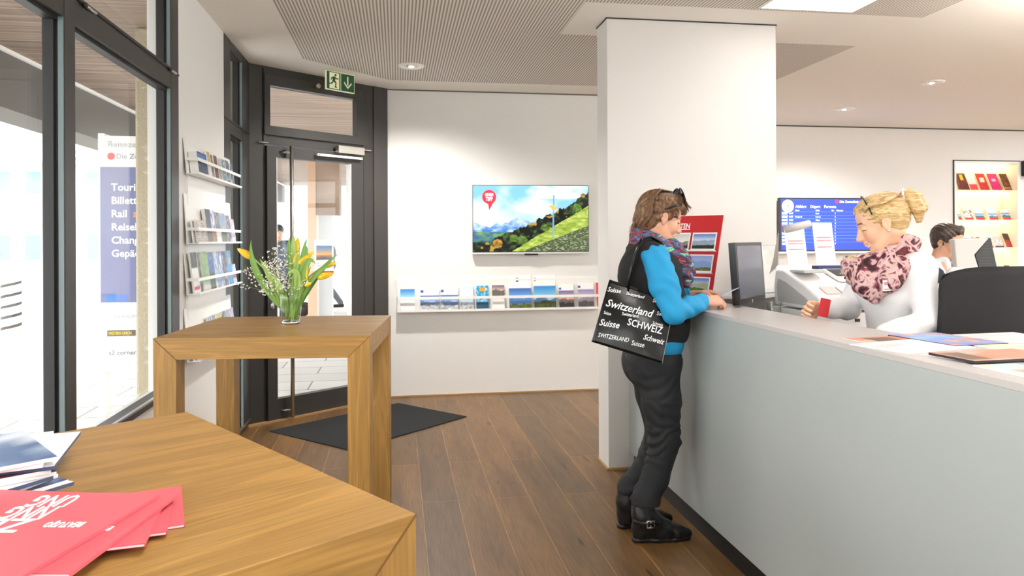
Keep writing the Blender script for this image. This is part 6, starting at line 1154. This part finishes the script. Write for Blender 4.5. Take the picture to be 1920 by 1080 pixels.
for y in (-1, 1):
    vs = [HN @ V(.098, y*.032+.022*math.cos(t), .004+.015*math.sin(t)) for t in [2*PI*i/16 for i in range(17)]]; g.tube(vs, .0018, fm_, 6); g.tube([HN @ V(.098, y*.054, .008), HN @ V(.05, y*.078, .006), HN @ V(-.005, y*.082, .004)], .002, fm_, 6)
g.tube([HN @ V(.099, -.01, .008), HN @ V(.1, .01, .008)], .0018, fm_, 6); g.build('glasses', mn_, M=Matrix.Translation(-mn_.location))
st_ = thing('bar_stool', 'high swivel stool under the man at the far desk', 'stool', (b0.x, 4.70, 0)); MB().lathe([(0, .56), (.19, .56), (.2, .60), (.17, .63), (0, .635)], M_FAB, 28).build('seat', st_); MB().tube([(0, 0, .02), (0, 0, .56)], .025, M_STEEL, 12).build('column', st_); MB().lathe([(0, 0), (.21, 0), (.21, .015), (.03, .03), (0, .03)], M_STEEL, 28).build('base', st_)
# ------------------------------------------------------------------ PASSERS-BY OUTSIDE THE DOOR
def passer(label, x, y, fw, h, top, leg, hair, step=.25):
    r = person(label, (x, y, -.05), 'passers-by outside the glass door'); o = V(x, y, -.05); f = V(*fw, 0).normalized(); l = V(-f.y, f.x, 0); k = h/1.72
    P = lambda a, b, c: o+(f*a+l*b)*k+V(0, 0, c*k)
    J = dict(shR=P(0, -.17, 1.40), elR=P(-.06, -.23, 1.12), wrR=P(.08, -.24, .90), shL=P(0, .17, 1.40), elL=P(-.04, .23, 1.12), wrL=P(.14, .22, .92), hpR=P(0, -.09, .90), knR=P(step*.55, -.09, .50), anR=P(step, -.09, .09), toR=P(step+.14, -.09, .03), hpL=P(0, .09, .90), knL=P(.02, .09, .50), anL=P(-step, .09, .10), toL=P(-step+.13, .09, .03), nk=P(0, 0, 1.47), hd=P(.02, 0, 1.54))
    Hh = headM(P(.03, 0, 1.60), fw, 5, k); S = Sdf(); head(S, Hh); limbs(S, J)
    for q, th_ in (('R', 1), ('L', -1)): hand(S, J['wr'+q], (f.x*.2, f.y*.2, -1), tuple(l*(1 if q == 'R' else -1)), th_, (15, 20, 15), 1.0)
    sdf_mesh('body', S, .014, r, M_SKIN, colfn=facecol(Hh, 'cf9c80', '3a2a22', 'b07468'), org=tuple(o))
    S = Sdf(); S.chain([J['shR'], J['elR'], J['wrR']], [.075, .065, .05], .02); S.chain([J['shL'], J['elL'], J['wrL']], [.075, .065, .05], .02); S.cap(J['shR'], J['shL'], .085, None, .04); S.ell(tuple(P(0, 0, 1.22)), (.17, .17, .24), k=.06); S.ell(tuple(P(0, 0, .95)), (.17, .17, .16), k=.06); sdf_mesh('jacket', S, .015, r, top, org=tuple(o))
    S = Sdf()
    for q in 'RL': S.chain([J['hp'+q], J['kn'+q], J['an'+q]+V(0, 0, .02)], [.10, .072, .062], .02)
    sdf_mesh('trousers', S, .014, r, leg, org=tuple(o)); S = Sdf(); S.ell(tuple(Hh @ V(-.014, 0, .05)), (.108, .09, .09), Hh.to_3x3().normalized(), .02); S.cap(Hh @ V(.05, 0, .09), Hh @ V(.12, 0, .07), .03, .012, .02); sdf_mesh('cap', S, .01, r, hair, org=tuple(o))
    for q in 'RL': S = Sdf(); S.chain([J['an'+q]+V(0, 0, -.05)-f*.04, J['to'+q]+f*.03+V(0, 0, .01)], [.045, .035], .02); S.halfcut((0, 0, -.048), (0, 0, -1)); sdf_mesh('shoe', S, .011, r, M_BOOT, org=tuple(o))
p = onZ(616, 577, -.05); passer('passer-by in grey trousers and dark jacket seen behind the notice on the door', p.x, p.y, (-1, -.2), 1.74, cloth('dark_jacket', '2c3440'), cloth('grey_trousers', '4e545c'), mat('dark_cap', '2a2a2e', .8))
p = onY(521, 425, 12.3); passer('passer-by in a blue grey jacket and cap behind the door handle', p.x, p.y, (.3, -1), p.z+.05+.02, cloth('bluegrey_jacket', '4d5a70'), cloth('navy_pants', '2e3644'), mat('navy_cap', '30343e', .8), .12)
p = onZ(570, 592, -.05); tk = thing('shopping_trolley', 'dark two wheeled shopping trolley on the pavement outside the door', 'trolley', (p.x-.1, p.y, -.05)); MB().box((-.22, -.12, .12), (.08, .12, .62), M_DARK).build('bag', tk, bevel=.04); MB().tube([(-.18, .1, .6), (-.28, .1, 1.0), (-.28, -.1, 1.0), (-.18, -.1, .6)], .012, M_STEEL, 8).build('handle', tk)
for y in (-.16, .14): MB().tube([(.10, y, .13), (.10, y+.03, .13)], .13, M_BLACK, 24).build('wheel', tk)
